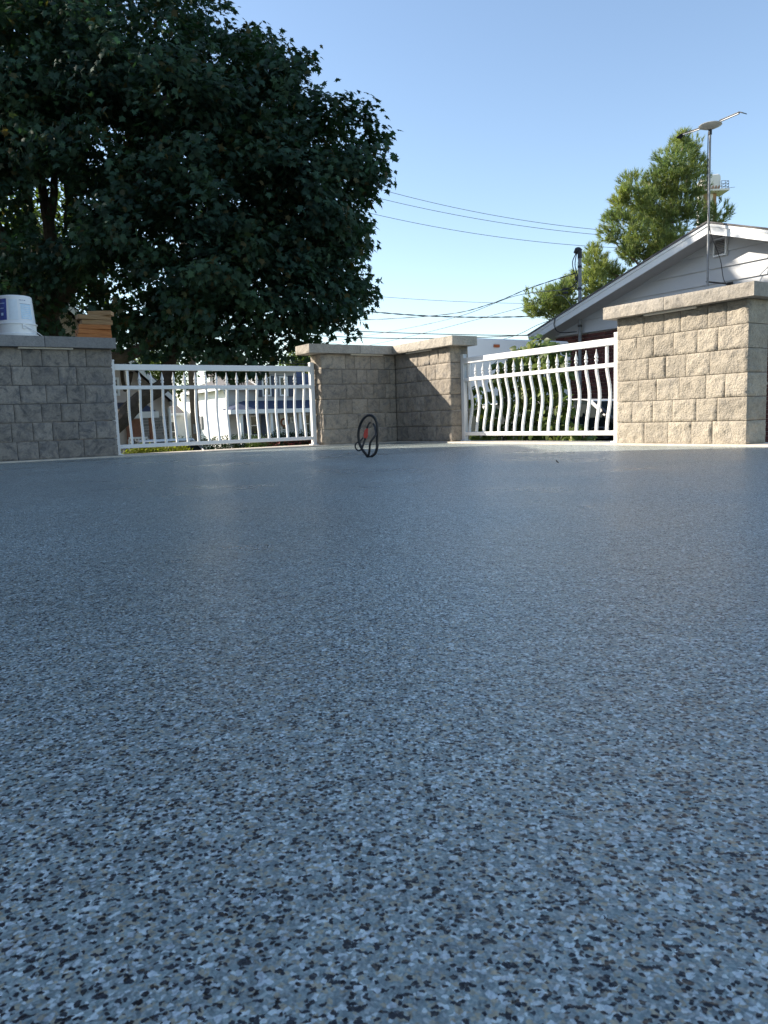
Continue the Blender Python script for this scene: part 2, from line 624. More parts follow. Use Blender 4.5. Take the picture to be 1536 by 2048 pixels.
g.abox(-6.6, .36, -.385, .06, -.05, E0)
g.abox(-.06, .365, .06, 12.5, -.05, E0 + .001)
tag(g.build('patio_edge', M['concrete'], bevel=.004), kind='structure')


# ------------------------------------------------------------------ split-face block walls
COURSE = 0.1768


def rock_face(mb, org, ax, ay, nrm_, wd, ht, rough, seed, cell=0.0125, edge=0.007):
    "rough grid over a rectangle org + s*ax + t*ay bulging along nrm_"
    nx = max(4, int(round(wd / cell)))
    ny = max(4, int(round(ht / cell)))
    i0 = len(mb.v)
    for j in range(ny + 1):
        for i in range(nx + 1):
            s, t = i / nx, j / ny
            q = org + ax * (s * wd) + ay * (t * ht)
            ed = min(s, 1 - s) * wd, min(t, 1 - t) * ht
            k = min(1.0, min(ed) / 0.013)
            k = math.sin(k * math.pi / 2)
            h1 = noise.noise(Vector((q[0] * 14 + seed, q[1] * 14, q[2] * 14)))
            h2 = noise.noise(Vector((q[0] * 62 + seed * 3, q[1] * 62, q[2] * 62)))
            hgt = k * (edge + rough * (0.9 * h1 + 0.75 * h2 + .75 * ((seed * 37 % 11) / 5 - 1) * (s - .5) + .6 * ((seed * 53 % 13) / 6 - 1) * (t - .5)))
            if i in (0, nx) or j in (0, ny):
                hgt = 0
            mb.v.append(tuple(q + nrm_ * hgt))
    for j in range(ny):
        for i in range(nx):
            a = i0 + j * (nx + 1) + i
            mb.f.append((a, a + 1, a + nx + 2, a + nx + 1))
            mb.m.append(0)
    return nx, ny


def block(parent, frame, s0, s1, z0, z1, thick, rough, mat, seed, ends=(False, False), name='block', gap=0.0042):
    """frame = (face point function f(s, depth) -> world xy, outward axis)"""
    fpt, ax, nr = frame
    s0 += gap * .5
    s1 -= gap * .5
    z0 += gap * .5
    z1 -= gap * .5
    mb = MB()
    wd, ht = s1 - s0, z1 - z0
    org = fpt(s0) + Z * z0
    flip = np.cross(ax, Z) @ nr < 0
    mb2 = MB()
    rock_face(mb2, org, ax, Z, nr, wd, ht, rough, seed)
    if ends[0]:
        rock_face(mb2, org - nr * thick, nr, Z, -ax, thick, ht, rough, seed + 5)
    else:
        mb2.poly([org - nr * thick, org, org + Z * ht, org - nr * thick + Z * ht])
    e = org + ax * wd
    if ends[1]:
        rock_face(mb2, e, -nr, Z, ax, thick, ht, rough, seed + 9)
    else:
        mb2.poly([e, e - nr * thick, e - nr * thick + Z * ht, e + Z * ht])
    mb2.poly([org - nr * thick, e - nr * thick, e, org])
    mb2.poly([org + Z * ht, e + Z * ht, e - nr * thick + Z * ht, org - nr * thick + Z * ht])
    mb2.poly([e - nr * thick, org - nr * thick, org - nr * thick + Z * ht, e - nr * thick + Z * ht])
    if flip:
        mb2.f = [q[::-1] for q in mb2.f]
    return mb2.build(name, mat, parent, smooth='all', origin=(org + e) / 2)


def cap_stone(parent, fpt, ax, nr, s0, s1, d0, d1, z0, z1, mat, seed, rough_sides=(True, False, False)):
    "slab from depth d0 (front, outward positive) to d1; rough front, start end, far end"
    mb = MB()
    wd, ht, th = s1 - s0, z1 - z0, d0 - d1
    org = fpt(s0) + nr * d0 + Z * z0
    e = org + ax * wd
    flip = np.cross(ax, Z) @ nr < 0
    if rough_sides[0]:
        rock_face(mb, org, ax, Z, nr, wd, ht, .010, seed, .018, .004)
    else:
        mb.poly([org, e, e + Z * ht, org + Z * ht])
    if rough_sides[1]:
        rock_face(mb, org - nr * th, nr, Z, -ax, th, ht, .010, seed + 3, .018, .004)
    else:
        mb.poly([org - nr * th, org, org + Z * ht, org - nr * th + Z * ht])
    if rough_sides[2]:
        rock_face(mb, e, -nr, Z, ax, th, ht, .010, seed + 4, .018, .004)
    else:
        mb.poly([e, e - nr * th, e - nr * th + Z * ht, e + Z * ht])
    mb.poly([org - nr * th, e - nr * th, e, org])
    mb.poly([org + Z * ht, e + Z * ht, e - nr * th + Z * ht, org - nr * th + Z * ht])
    mb.poly([e - nr * th, org - nr * th, org - nr * th + Z * ht, e - nr * th + Z * ht])
    if flip:
        mb.f = [q[::-1] for q in mb.f]
    return mb.build('cap_stone', mat, parent, smooth=True)


def zoomu(xs, off, fac):
    return [x / fac + off for x in xs]


TH = 0.25
fA = (lambda s: P(s, 0), D1, D2)        # faces running along D1, looking along +D2
fB = (lambda s: P(0, s), D2, -D1)       # faces running along D2, looking along -D1
WT = 6 * COURSE + E0
CT = WT + 0.100


def u_to(course, us, plane):
    z = E0 + (course + .5) * COURSE
    out = []
    for u in us:
        lo, hi = (-7.0, 3.0) if plane == 'b' else (-0.5, 7.0)
        for _ in range(40):
            mid = (lo + hi) / 2
            q = P(mid, 0, z) if plane == 'b' else P(0, mid, z)
            d = q - O
            uu = 768 + F_PX * (d @ Rv) / (d @ Fv)
            if uu < u:
                lo = mid
            else:
                hi = mid
        out.append((lo + hi) / 2)
    return out


seed = 1
# left wall
lw = thing('garden_wall', P(-5, -.12, 0), 'long grey block wall at left carrying the bucket and the wood offcuts', 'wall')
rows = [[0, 168, 320, 525, 660, 840], [0, 88, 242, 450, 588, 855], [0, 155, 355, 515, 655, 880],
        [0, 110, 320, 470, 620, 890], [0, 90, 255, 405, 605, 740, 890], [0, 135, 300, 450, 648, 910]]
for r_, xs in enumerate(rows):
    cse = 5 - r_
    ss = u_to(cse, zoomu(xs[1:], 0, 3.84), 'b')
    ss[-1] = -3.41
    s = ss[0]
    while s > -6.2:
        s -= random.choice((.20, .25, .31, .36))
        ss.insert(0, s)
    for k in range(len(ss) - 1):
        seed += 1
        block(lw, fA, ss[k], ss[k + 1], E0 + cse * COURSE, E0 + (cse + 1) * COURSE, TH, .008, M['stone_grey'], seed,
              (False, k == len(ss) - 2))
jc = u_to(6, zoomu([328], 0, 3.84), 'b')[0]
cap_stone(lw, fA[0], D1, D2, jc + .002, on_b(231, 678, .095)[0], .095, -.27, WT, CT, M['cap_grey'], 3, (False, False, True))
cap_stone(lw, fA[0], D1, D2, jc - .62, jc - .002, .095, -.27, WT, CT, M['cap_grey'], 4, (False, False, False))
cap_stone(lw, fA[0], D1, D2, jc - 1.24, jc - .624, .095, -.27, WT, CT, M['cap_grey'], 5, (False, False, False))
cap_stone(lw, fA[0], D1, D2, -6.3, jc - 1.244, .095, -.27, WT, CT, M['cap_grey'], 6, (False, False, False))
lb = u_to(6, zoomu([125, 548], 0, 3.84), 'b')


def light_bar(parent, plane, s0, s1):
    mb = MB()
    if plane == 'b':
        mb.abox(s0, s1, .018, .052, WT - .016, WT - .001)
    else:
        mb.abox(-.052, -.018, s0, s1, WT - .016, WT - .001)
    return mb.build('under_cap_light', M['led'], parent, bevel=.002)


light_bar(lw, 'b', *lb)
# corner wall
cw = thing('garden_wall', P(-.2, .2, 0), 'L-shaped block wall in the corner between the two white railings', 'wall')
rows = [[225, 385, 465, 602, 720, 836], [225, 358, 485, 570, 672, 768, 836], [225, 395, 530, 630, 730, 836],
        [230, 337, 447, 578, 680, 770, 836], [235, 403, 500, 610, 730, 836], [235, 435, 550, 660, 750, 836]]
for r_, xs in enumerate(rows):
    cse = 5 - r_
    ss = u_to(cse, zoomu(xs, 600, 4.267), 'b')
    ss[0] = -1.04
    ss[-1] = 0.0
    for k in range(len(ss) - 1):
        seed += 1
        block(cw, fA, ss[k], ss[k + 1], E0 + cse * COURSE, E0 + (cse + 1) * COURSE, TH, .010, M['stone_mid'], seed, (k == 0, False))
rows = [[836, 925, 1010, 1110, 1185, 1285], [836, 910, 990, 1080, 1160, 1290], [836, 885, 945, 1028, 1120, 1270],
        [836, 905, 990, 1060, 1165, 1285], [836, 880, 950, 1025, 1125, 1195, 1295], [836, 920, 1000, 1090, 1160, 1300]]
for r_, xs in enumerate(rows):
    cse = 5 - r_
    ss = u_to(cse, zoomu(xs, 600, 4.267), 'a')
    ss[0] = 0.005
    ss[-1] = 1.115
    for k in range(len(ss) - 1):
        seed += 1
        block(cw, fB, ss[k], ss[k + 1], E0 + cse * COURSE, E0 + (cse + 1) * COURSE, TH, .010, M['stone_mid'], seed,
              (False, k == len(ss) - 2))
mb = MB()
mb.abox(.004, TH, -TH, -.004, 0, WT)
mb.build('corner_core', M['core'], cw)
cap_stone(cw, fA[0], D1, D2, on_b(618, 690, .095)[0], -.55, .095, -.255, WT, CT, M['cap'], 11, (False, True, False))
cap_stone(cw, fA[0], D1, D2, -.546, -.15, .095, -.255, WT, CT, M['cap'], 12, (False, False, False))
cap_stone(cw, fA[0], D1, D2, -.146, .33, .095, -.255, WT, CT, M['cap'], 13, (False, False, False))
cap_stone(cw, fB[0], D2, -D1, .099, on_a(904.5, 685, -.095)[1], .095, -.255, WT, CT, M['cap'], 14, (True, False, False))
light_bar(cw, 'b', *u_to(6, zoomu([415, 690], 600, 4.267), 'b'))
light_bar(cw, 'a', *u_to(6, zoomu([930, 1135], 600, 4.267), 'a'))
# right pillar
rp = thing('stone_pillar', P(.12, 4.05, 0), 'broad sunlit cream block pillar at the right end of the railing', 'pillar')
rows = [[235, 468, 638, 783, 1015, 1180, 1375], [235, 405, 550, 720, 925, 1105, 1370], [235, 505, 655, 828, 1035, 1370],
        [230, 418, 575, 770, 1000, 1165, 1370], [220, 363, 540, 710, 915, 1097, 1370], [220, 468, 672, 873, 1055, 1370]]
for r_, xs in enumerate(rows):
    cse = 5 - r_
    ss = u_to(cse, zoomu(xs, 1180, 4.3146), 'a')
    ss[0] = 3.45
    ss[-1] = 4.655
    for k in range(len(ss) - 1):
        seed += 1
        block(rp, fB, ss[k], ss[k + 1], E0 + cse * COURSE, E0 + (cse + 1) * COURSE, TH, .0105, M['stone'], seed,
              (k == 0, k == len(ss) - 2))
jc = u_to(6, zoomu([703], 1180, 4.3146), 'a')[0]
cap_stone(rp, fB[0], D2, -D1, on_a(1206, 628, -.095)[1], jc - .002, .095, -.255, WT, CT, M['cap'], 21, (True, True, False))
cap_stone(rp, fB[0], D2, -D1, jc + .002, on_a(1508, 580, -.095)[1], .095, -.255, WT, CT, M['cap'], 22, (True, False, False))
light_bar(rp, 'a', *u_to(6, zoomu([497, 940], 1180, 4.3146), 'a'))


# ------------------------------------------------------------------ railings
def railing(label, fpt, ax, out, s0, s1, us, plane, bow=.046, H=0.985):
    root = thing('white_railing', fpt((s0 + s1) / 2), label, 'railing', 'white railings between the block walls')
    ex, ey = ax, out
    for s in (s0, s1):
        mb = MB()
        c = fpt(s)
        mb.box(c + Z * (E0 + (H - .02 - E0) / 2), ex * .0255, ey * .0255, Z * (H - .02 - E0) / 2)
        p = mb.build('post', M['white'], root, bevel=.003)
        mb = MB()
        mb.box(c + Z * (H - .01), ex * .0275, ey * .0275, Z * .010)
        mb.build('post_cap', M['white'], p, bevel=.005)
        mb = MB()
        mb.box(c + Z * (E0 + .006), ex * .045, ey * .045, Z * .006)
        mb.build('base_plate', M['white'], p, bevel=.002)
    a0, a1 = s0 + .0257, s1 - .0257
    mid = fpt((a0 + a1) / 2)
    for nm, z0, z1, hw in (('top_rail', .880, .940, .025), ('mid_rail', .685, .722, .019), ('bottom_rail', .078, .118, .019)):
        mb = MB()
        mb.box(mid + Z * (z0 + z1) / 2, ex * (a1 - a0) / 2, ey * hw, Z * (z1 - z0) / 2)
        mb.build(nm, M['white'], root, bevel=.003)
    n = len(us)
    zb, zt = .1185, .6845
    pr = []
    for k in range(19):
        t = k / 18
        bl = bow * max(0, math.sin(math.pi * t ** 1.2)) ** 1.5
        pr.append((out * bl + Z * (zb + (zt - zb) * t)))
    mbb = MB()
    mbb.tube([q for q in pr], .0155, 4, True, math.pi / 4)
    # orient the square section to the fence by building in the fence frame
    me_b = mbb
    fin = [(.0105, .7225), (.0105, .750), (.0165, .753), (.0175, .760), (.0165, .768), (.0115, .771), (.0110, .777),
           (.0185, .786), (.0170, .796), (.0095, .822), (.0045, .845), (.0040, .858), (.0015, .862)]
    for i, s in enumerate(us):
        c = fpt(s)
        sq = MB()
        secs = []
        for q in pr:
            secs.append(c + q)
        i0 = len(sq.v)
        for q in secs:
            for sx_, sy_ in ((-1, -1), (1, -1), (1, 1), (-1, 1)):
                sq.v.append(tuple(q + ex * .0112 * sx_ + ey * .0112 * sy_))
        for k in range(len(secs) - 1):
            for j in range(4):
                a = i0 + k * 4 + j
                b_ = i0 + k * 4 + (j + 1) % 4
                sq.f.append((a, b_, b_ + 4, a + 4))
                sq.m.append(0)
        if np.cross(ex, ey) @ Z < 0:
            sq.f = [q[::-1] for q in sq.f]
        bl = sq.build('baluster', M['white'], root, smooth=True)
        if i in (0, n - 1):
            mb = MB()
            mb.box(c + Z * .801, ex * .0112, ey * .0112, Z * .0785)
            mb.build('upper_bar', M['white'], bl, bevel=.002)
        else:
            mb = MB()
            mb.lathe(c, fin, 8)
            mb.build('spear_finial', M['white'], bl, smooth=True)
    return root


BF, AF = -.165, .160
nA = 18
usA = list(np.linspace(-3.345 + .125, -1.085 - .105, nA))
railing('white railing in the shade between the grey wall with the bucket and the corner wall',
        lambda s: P(s, BF), D1, -D2, -3.375, -1.085, usA, 'b', bow=.032)
usB = list(np.linspace(1.148 + .085, 3.325 - .125, 17))
railing('sunlit white railing between the corner wall and the cream pillar, with vine leaves behind',
        lambda s: P(AF, s), D2, D1, 1.148, 3.325, usB, 'a')

# ------------------------------------------------------------------ bucket and wood offcuts on the left wall
bq = on_b(36, 660, -.10)
bc = P(bq[0], -.13, CT)
bk = thing('plastic_bucket', bc, 'white plastic bucket standing upside down on the left wall, blue label on it', 'bucket')
mb = MB()
mb.lathe(bc, [(.158, .028), (.166, .030), (.168, .110), (.178, .112), (.178, .122), (.166, .124), (.163, .128), (.146, .372), (.140, .378), (.134, .374), (.02, .372)], 48)
mb.build('shell', M['plastic'], bk, smooth=True)
mb = MB()
mb.lathe(bc, [(.166, .002), (.182, .004), (.184, .024), (.176, .030), (.160, .030)], 48)
mb.build('lid', M['plastic'], bk, smooth=True)


def patch(r0, r1, z0, z1, an0, an1, name, mat, parent, lift=.0012):
    mb = MB()
    n = 10
    for k in range(n):
        t0, t1 = an0 + (an1 - an0) * k / n, an0 + (an1 - an0) * (k + 1) / n
        q = []
        for t, z in ((t0, z0), (t1, z0), (t1, z1), (t0, z1)):
            r = .163 + (.146 - .163) * (z - .128) / (.372 - .128) + lift
            q.append(bc + np.array([r * math.cos(t), r * math.sin(t), z]))
        mb.poly(q)
    return mb.build(name, mat, parent)


def bang(deg):       # angle on the bucket measured from the side facing the camera
    tc = math.atan2(-bc[1], -bc[0])
    return tc + R(deg)


pb = patch(0, 0, .150, .345, bang(-66), bang(-30), 'printed_label', M['label_blue'], bk)
for z, d0, d1 in ((.255, -56, -40), (.300, -60, -36), (.190, -52, -42)):
    patch(0, 0, z, z + (.006 if z > .2 else .026), bang(d0), bang(d1), 'print_line', M['label_pale'], pb, .0022)
pp = patch(0, 0, .160, .300, bang(16), bang(56), 'printed_panel', M['label_pale'], bk)
for z in (.172, .188, .204, .222, .240, .258, .276):
    patch(0, 0, z, z + .0035, bang(19), bang(random.uniform(42, 53)), 'print_line', M['plastic'], pp, .0022)
patch(0, 0, .298, .301, bang(14), bang(58), 'print_line', M['label_ink'], bk, .0022)
patch(0, 0, .150, .340, bang(-22), bang(6), 'printed_panel', plain('label_faint', (0.66, 0.73, 0.80), 0.4, 0.05, 40.0), bk)
for d in (13, 18, 23, 29, 32):
    patch(0, 0, .330, .336, bang(d), bang(d + 3), 'print_mark', M['label_ink'], bk, .0022)
for sgn in (-1, 1):
    mb = MB()
    tdir = np.array([math.cos(bang(20 if sgn > 0 else 200)), math.sin(bang(20 if sgn > 0 else 200)), 0])
    q = bc + tdir * .171
    sd_ = np.cross(Z, tdir)
    mb.box(q + Z * .092, tdir * .006, sd_ * .014, Z * .026)
    mb.build('handle_lug', M['plastic'], bk, bevel=.003)
mb = MB()
pth = []
for k in range(25):
    t = math.pi * k / 24
    d0 = np.array([math.cos(bang(20)), math.sin(bang(20)), 0])
    sd_ = np.cross(Z, d0)
    rr = .178
    pth.append(bc + d0 * rr * math.cos(t) + sd_ * (.245 * math.sin(t)) + Z * (.095 - .087 * min(1, math.sin(t) * 1.25)))
mb.tube(pth, .0038, 6)
mb.build('wire_handle', M['plastic'], bk, smooth=True)

# six short boards
woods = [(595, 860, 375, 410, 0, 2), (598, 856, 334, 374, 0, -4), (608, 852, 291, 332, 0, 5), (630, 866, 250, 290, 1, 2),
         (595, 850, 207, 248, 1, -3), (694, 878, 172, 238, 1, 27)]
zc = CT
names = ['bottom reddish board of the wood stack resting on the left wall cap', 'second reddish board from the bottom of the wood stack on the wall',
         'third reddish board up in the wood stack on the wall', 'pale board above the three reddish ones in the wood stack, jutting right',
         'pale board jutting left near the top of the wood stack', 'short skewed board lying crooked on top of the wood stack']
for i, (x0, x1, y0, y1, pale, tw) in enumerate(woods):
    q0 = on_b(x0 / 3.84, 560 + y1 / 3.84, -.02)
    q1 = on_b(x1 / 3.84, 560 + y1 / 3.84, -.02)
    a0, a1 = q0[0], q1[0]
    L = (a1 - a0)
    if i == 5:
        L *= .98
    hgt = .0465 if i < 5 else .043
    c = P((a0 + a1) / 2, -.085 - (.01 if i % 2 else 0), zc + hgt / 2 + .0003)
    mb = MB()
    mb.box((0, 0, 0), (L / 2, 0, 0), (0, .062, 0), (0, 0, hgt / 2 - .0004))
    o = mb.build('wood_offcut', M['wood_pale'] if pale else M['wood'], None, bevel=.005)
    o.location = tuple(c)
    o.rotation_euler = (0, 0, ROTZ + R(-tw))
    tag(o, names[i], 'board', 'wood offcuts stacked on the left wall')
    zc += hgt

# ------------------------------------------------------------------ black hose loop standing on the floor
LY = 5.882


def lp(x, y, dy=0.0):     # zoomed pixel of the loop picture -> point on its upright plane
    return at(680 + x / 12.8, 810 + y / 12.8, LY + dy)


def spl(pts, n=8, closed=False):
    pts = [np.array(p, float) for p in pts]
    out = []
    N = len(pts)
    rng = range(N if closed else N - 1)
    for i in rng:
        if closed:
            p0, p1, p2, p3 = pts[i - 1], pts[i], pts[(i + 1) % N], pts[(i + 2) % N]
        else:
            p0, p1, p2, p3 = pts[max(i - 1, 0)], pts[i], pts[i + 1], pts[min(i + 2, N - 1)]
        for k in range(n):
            t = k / n
            out.append(.5 * ((2 * p1) + (-p0 + p2) * t + (2 * p0 - 5 * p1 + 4 * p2 - p3) * t * t + (-p0 + 3 * p1 - 3 * p2 + p3) * t ** 3))
    out.append(pts[0] if closed else pts[-1])
    return out


lo = thing('cable_loop', lp(740, 1345), 'black flexible loop with a red clip standing upright on the speckled floor', 'cable')
mb = MB()
mb.tube(spl([lp(720, 1335), lp(640, 1230), lp(560, 1120, .02), lp(500, 980, .03), lp(470, 780, .03), lp(500, 560, .02), lp(590, 370, 0), lp(700, 275, -.02),
             lp(800, 270, -.03), lp(890, 340, -.03), lp(945, 480, -.03), lp(955, 700, -.03), lp(950, 900, -.02), lp(950, 1080, -.02), lp(900, 1240, -.01), lp(800, 1320), lp(720, 1335)], 6), .0105, 8)
mb.build('main_loop', M['rubber'], lo, smooth=True)
mb = MB()
mb.tube(spl([lp(712, 1340), lp(750, 1200, -.03), lp(775, 980, -.05), lp(860, 840, -.05), lp(920, 740, -.04), lp(890, 560, .02), lp(850, 480, .04)], 6), .0085, 8)
mb.tube(spl([lp(570, 1090, .02), lp(620, 940, .05), lp(650, 850, .05)], 6), .0085, 8)
mb.tube(spl([lp(520, 920, .03), lp(590, 840, .05)], 4), .006, 8)
mb.tube(spl([lp(690, 600, .05), lp(720, 520, .05), lp(750, 465, .05), lp(790, 455, .05)], 5), .0065, 8)
mb.build('inner_strap', M['rubber'], lo, smooth=True)
mb = MB()
mb.tube(spl([lp(480, 940, .02), lp(400, 1000, .02), lp(400, 1100, .02), lp(470, 1170, .02), lp(545, 1140, .02)], 6), .0055, 8)
mb.build('small_ring', M['rubber'], lo, smooth=True)
mb = MB()
pl = [lp(690, 585, .045), lp(718, 600, .045), lp(712, 800, .045), lp(680, 860, .045), lp(615, 845, .045), lp(600, 770, .045), lp(625, 650, .045)]
mb.prism(pl, (0, .014, 0))
mb.build('red_clip', M['red'], lo, bevel=.003)

# a few scraps on the floor
for (u, v, sz_, lab) in ((1115, 928, .022, 'small dark curled leaf scrap upright on the floor, in front of the right railing'),
                         (697, 909, .012, 'tiny dark scrap on the floor just left of the black loop'),
                         (842, 908, .010, 'tiny dark scrap on the floor in front of the corner wall')):
    d = ray(u, v)
    q = O + d * (-CAM_H / d[2])
    mb = MB()
    an = random.random() * 3
    dx = np.array([math.cos(an), math.sin(an), 0])
    dy = np.array([-math.sin(an), math.cos(an), 0])
    z0 = .0045
    pts = [(-1, 0, 0), (-.3, .35, .25), (.5, .3, .6), (1, 0, 1.0), (.4, -.3, .5), (-.4, -.3, .15)]
    pp_ = [q + dx * (x * sz_ * .5) + dy * (y * sz_) + Z * (z0 + sz_ * z_ * .9) for x, y, z_ in pts]
    mb.prism(pp_, (0, 0, .0012))
    tag(mb.build('leaf_scrap', M['dryleaf'], None, origin=q), lab, 'leaf scrap', 'scraps on the floor')


# ------------------------------------------------------------------ foliage kit
MAPLE = np.array([(0, 0), (.33, -.10), (.25, .13), (.56, .36), (.24, .42), (.27, .66), (.11, .64), (0, 1.0),
                  (-.11, .64), (-.27, .66), (-.24, .42), (-.56, .36), (-.25, .13), (-.33, -.10)])
OVATE = np.array([(0, 0), (.22, .10), (.34, .34), (.24, .66), (0, 1.0), (-.24, .66), (-.34, .34), (-.22, .10)])
SMALL = np.array([(0, 0), (.3, .45), (0, 1.0), (-.3, .45)])


def leaf_template(out, fold=.22, droop=.22):
    c = np.array([[0, .38]])
    xy = np.vstack([c, out])
    z = -fold * np.abs(xy[:, 0]) - droop * xy[:, 1] ** 2
    V = np.column_stack([xy, z])
    n = len(out)
    Fc = np.array([(0, 1 + k, 1 + (k + 1) % n) for k in range(n)])
    return V, Fc


def leaf_frames(nor, tip):
    n = nrm(nor)
    t = nrm(tip - (tip * n).sum(1, keepdims=True) * n)
    x = np.cross(t, n)
    return x, t, n


def leaves(name, pos, nor, tip, size, tmpl, mat, parent, kind='stuff'):
    V, Fc = tmpl
    x, t, n = leaf_frames(nor, tip)
    A = (pos[:, None, :] + size[:, None, None] * (V[None, :, 0:1] * x[:, None, :] + V[None, :, 1:2] * t[:, None, :] + V[None, :, 2:3] * n[:, None, :]))
    N, k = A.shape[:2]
    FF = (Fc[None] + (np.arange(N) * k)[:, None, None]).reshape(-1, 3)
    return mesh_np(name, A.reshape(-1, 3), FF, mat, parent, kind)


def single_leaves(name, idx, pos, nor, tip, size, tmpl, mat, parent):
    V, Fc = tmpl
    me = bpy.data.meshes.new(name)
    me.from_pydata([tuple(v) for v in V], [], [tuple(map(int, f)) for f in Fc])
    me.materials.append(mat)
    x, t, n = leaf_frames(nor, tip)
    o0 = WLOC[parent.name]
    for i in idx:
        o = bpy.data.objects.new(name, me)
        col.objects.link(o)
        o.parent = parent
        mm = Matrix.Identity(4)
        for r in range(3):
            mm[r][0], mm[r][1], mm[r][2] = x[i][r] * size[i], t[i][r] * size[i], n[i][r] * size[i]
            mm[r][3] = pos[i][r] - o0[r]
        o.matrix_basis = mm


def pick_front(pos, count, size):
    d = pos - O
    zf = d @ Fv
    u = 768 + F_PX * (d @ Rv) / zf
    v = 1024 - F_PX * (d @ Uv) / zf
    ok = (u > 5) & (u < 1531) & (v > 5) & (v < 900)
    score = np.where(ok, np.linalg.norm(d, axis=1) / size, 1e9)
    return np.argsort(score)[:count]


def limb(mb, pts, r0, r1, n=9, sub=7, wob=.03):
    pth = spl(pts, sub)
    N = len(pth)
    rr = []
    for k in range(N):
        t = k / (N - 1)
        rr.append((r0 + (r1 - r0) * t ** .8))
        pth[k] = pth[k] + np.array([noise.noise(Vector((k * .35, r0 * 50, 3))), noise.noise(Vector((k * .35, r0 * 50, 9))), 0]) * wob
    mb.tube(pth, rr, n)


rng = np.random.default_rng(11)


def rdir(n):
    return nrm(rng.normal(size=(n, 3)))


# ------------------------------------------------------------------ the big maple
MY = 12.5
base = at(150, 900, 16.8)
base[2] = GZ
mp = thing('maple_tree', base, 'huge dark green maple filling the upper left, overhanging the left railing', 'tree')
lobes = [  # u, v, Y, radius in metres
    (660, 300, 12.0, .86), (700, 385, 12.0, .72), (560, 200, 12.2, .78), (515, 145, 12.2, .62), (575, 135, 12.0, .42), (400, 60, 12.6, .85),
    (640, 480, 12.2, .80), (655, 590, 12.2, .72), (560, 620, 11.8, .86), (450, 640, 11.6, .80), (335, 612, 11.6, .78), (690, 545, 12.2, .42),
    (205, 560, 11.8, .85), (85, 540, 11.8, .8), (715, 285, 12.2, .5), (590, 690, 12.2, .33), (470, 700, 12.0, .42), (300, 660, 12, .45), (420, 700, 12.6, .35),
    (550, 400, 11.8, 1.15), (430, 300, 11.6, 1.2), (430, 480, 11.4, 1.15), (300, 190, 11.6, 1.2), (270, 420, 11.4, 1.1), (160, 280, 11.6, 1.15),
    (100, 140, 11.8, 1.2), (250, 40, 12.0, 1.2), (0, 30, 12.0, 1.2), (10, 280, 11.8, 1.1), (-60, 460, 11.8, 1.1), (-160, 180, 12.0, 1.3),
    (-200, 420, 12.0, 1.3), (0, -170, 12.5, 1.4), (320, 540, 11.4, .95), (10, 590, 11.8, .75),
    (-90, 600, 12, .8), (180, 480, 11.6, .7), (60, 330, 11.6, .7), (640, 380, 11.8, .8), (600, 250, 12.2, .8), (500, 560, 11.6, .9),
    # back of the crown
    (520, 330, 14.2, 1.5), (560, 520, 14.0, 1.3), (420, 180, 14.4, 1.5), (380, 430, 15.0, 1.7), (250, 250, 15.2, 1.7), (300, 560, 14.2, 1.3),
    (100, 200, 15.4, 1.7), (-40, 330, 15.0, 1.7), (200, 30, 15.2, 1.8), (-20, 40, 15.2, 1.9), (-260, 300, 14.4, 2.0), (-240, 60, 14.0, 2.0), (-40, 560, 15.0, 1.2),
    (620, 420, 13.6, .95), (640, 560, 13.6, .8)]
EDGE = ([-300, -100, 0, 30, 60, 75, 100, 145, 165, 180, 200, 240, 290, 330, 365, 390, 410, 440, 500, 540, 560, 620, 650, 675, 690, 705, 730, 800],
        [330, 400, 440, 472, 490, 560, 622, 612, 585, 600, 690, 765, 772, 748, 792, 770, 735, 725, 738, 712, 740, 742, 722, 690, 640, 600, 545, 500])
pos, nor, tip = [], [], []
for (u, v, Y, r_) in lobes:
    r_ *= (1.04 if u < 480 else 1.0) * (Y + 3.7) / Y
    Y += 3.7
    c = at(u, v, Y)
    ncl = int(31 * r_ ** 2) + 7
    dd = rdir(ncl)
    rad = r_ * (0.42 + 0.58 * rng.random(ncl) ** .42)
    cc = c + dd * rad[:, None] * np.array([1, 1, .92])
    dq = cc - O
    zq = dq @ Fv
    uq = 768 + F_PX * (dq @ Rv) / zq
    vq = 1024 - F_PX * (dq @ Uv) / zq
    for j in range(ncl):
        if uq[j] > np.interp(vq[j], EDGE[0], EDGE[1]) - 14:
            continue
        nl = int(rng.integers(24, 52))
        sp = np.clip(rng.normal(size=(nl, 3)), -1.5, 1.5) * np.array([.21, .21, .095])
        sp += dd[j] * rng.random((nl, 1)) * .16
        p_ = cc[j] + sp
        outw = nrm(dd[j] * .8 + nrm(p_ - c) * .4 + rng.normal(size=(nl, 3)) * .25)
        nn = nrm(np.array([0, 0, .75]) + outw * .75 + rng.normal(size=(nl, 3)) * .42)
        tt = outw * .7 + np.array([0, 0, -.75]) + rng.normal(size=(nl, 3)) * .45
        pos.append(p_)
        nor.append(nn)
        tip.append(tt)
pos, nor, tip = map(np.vstack, (pos, nor, tip))
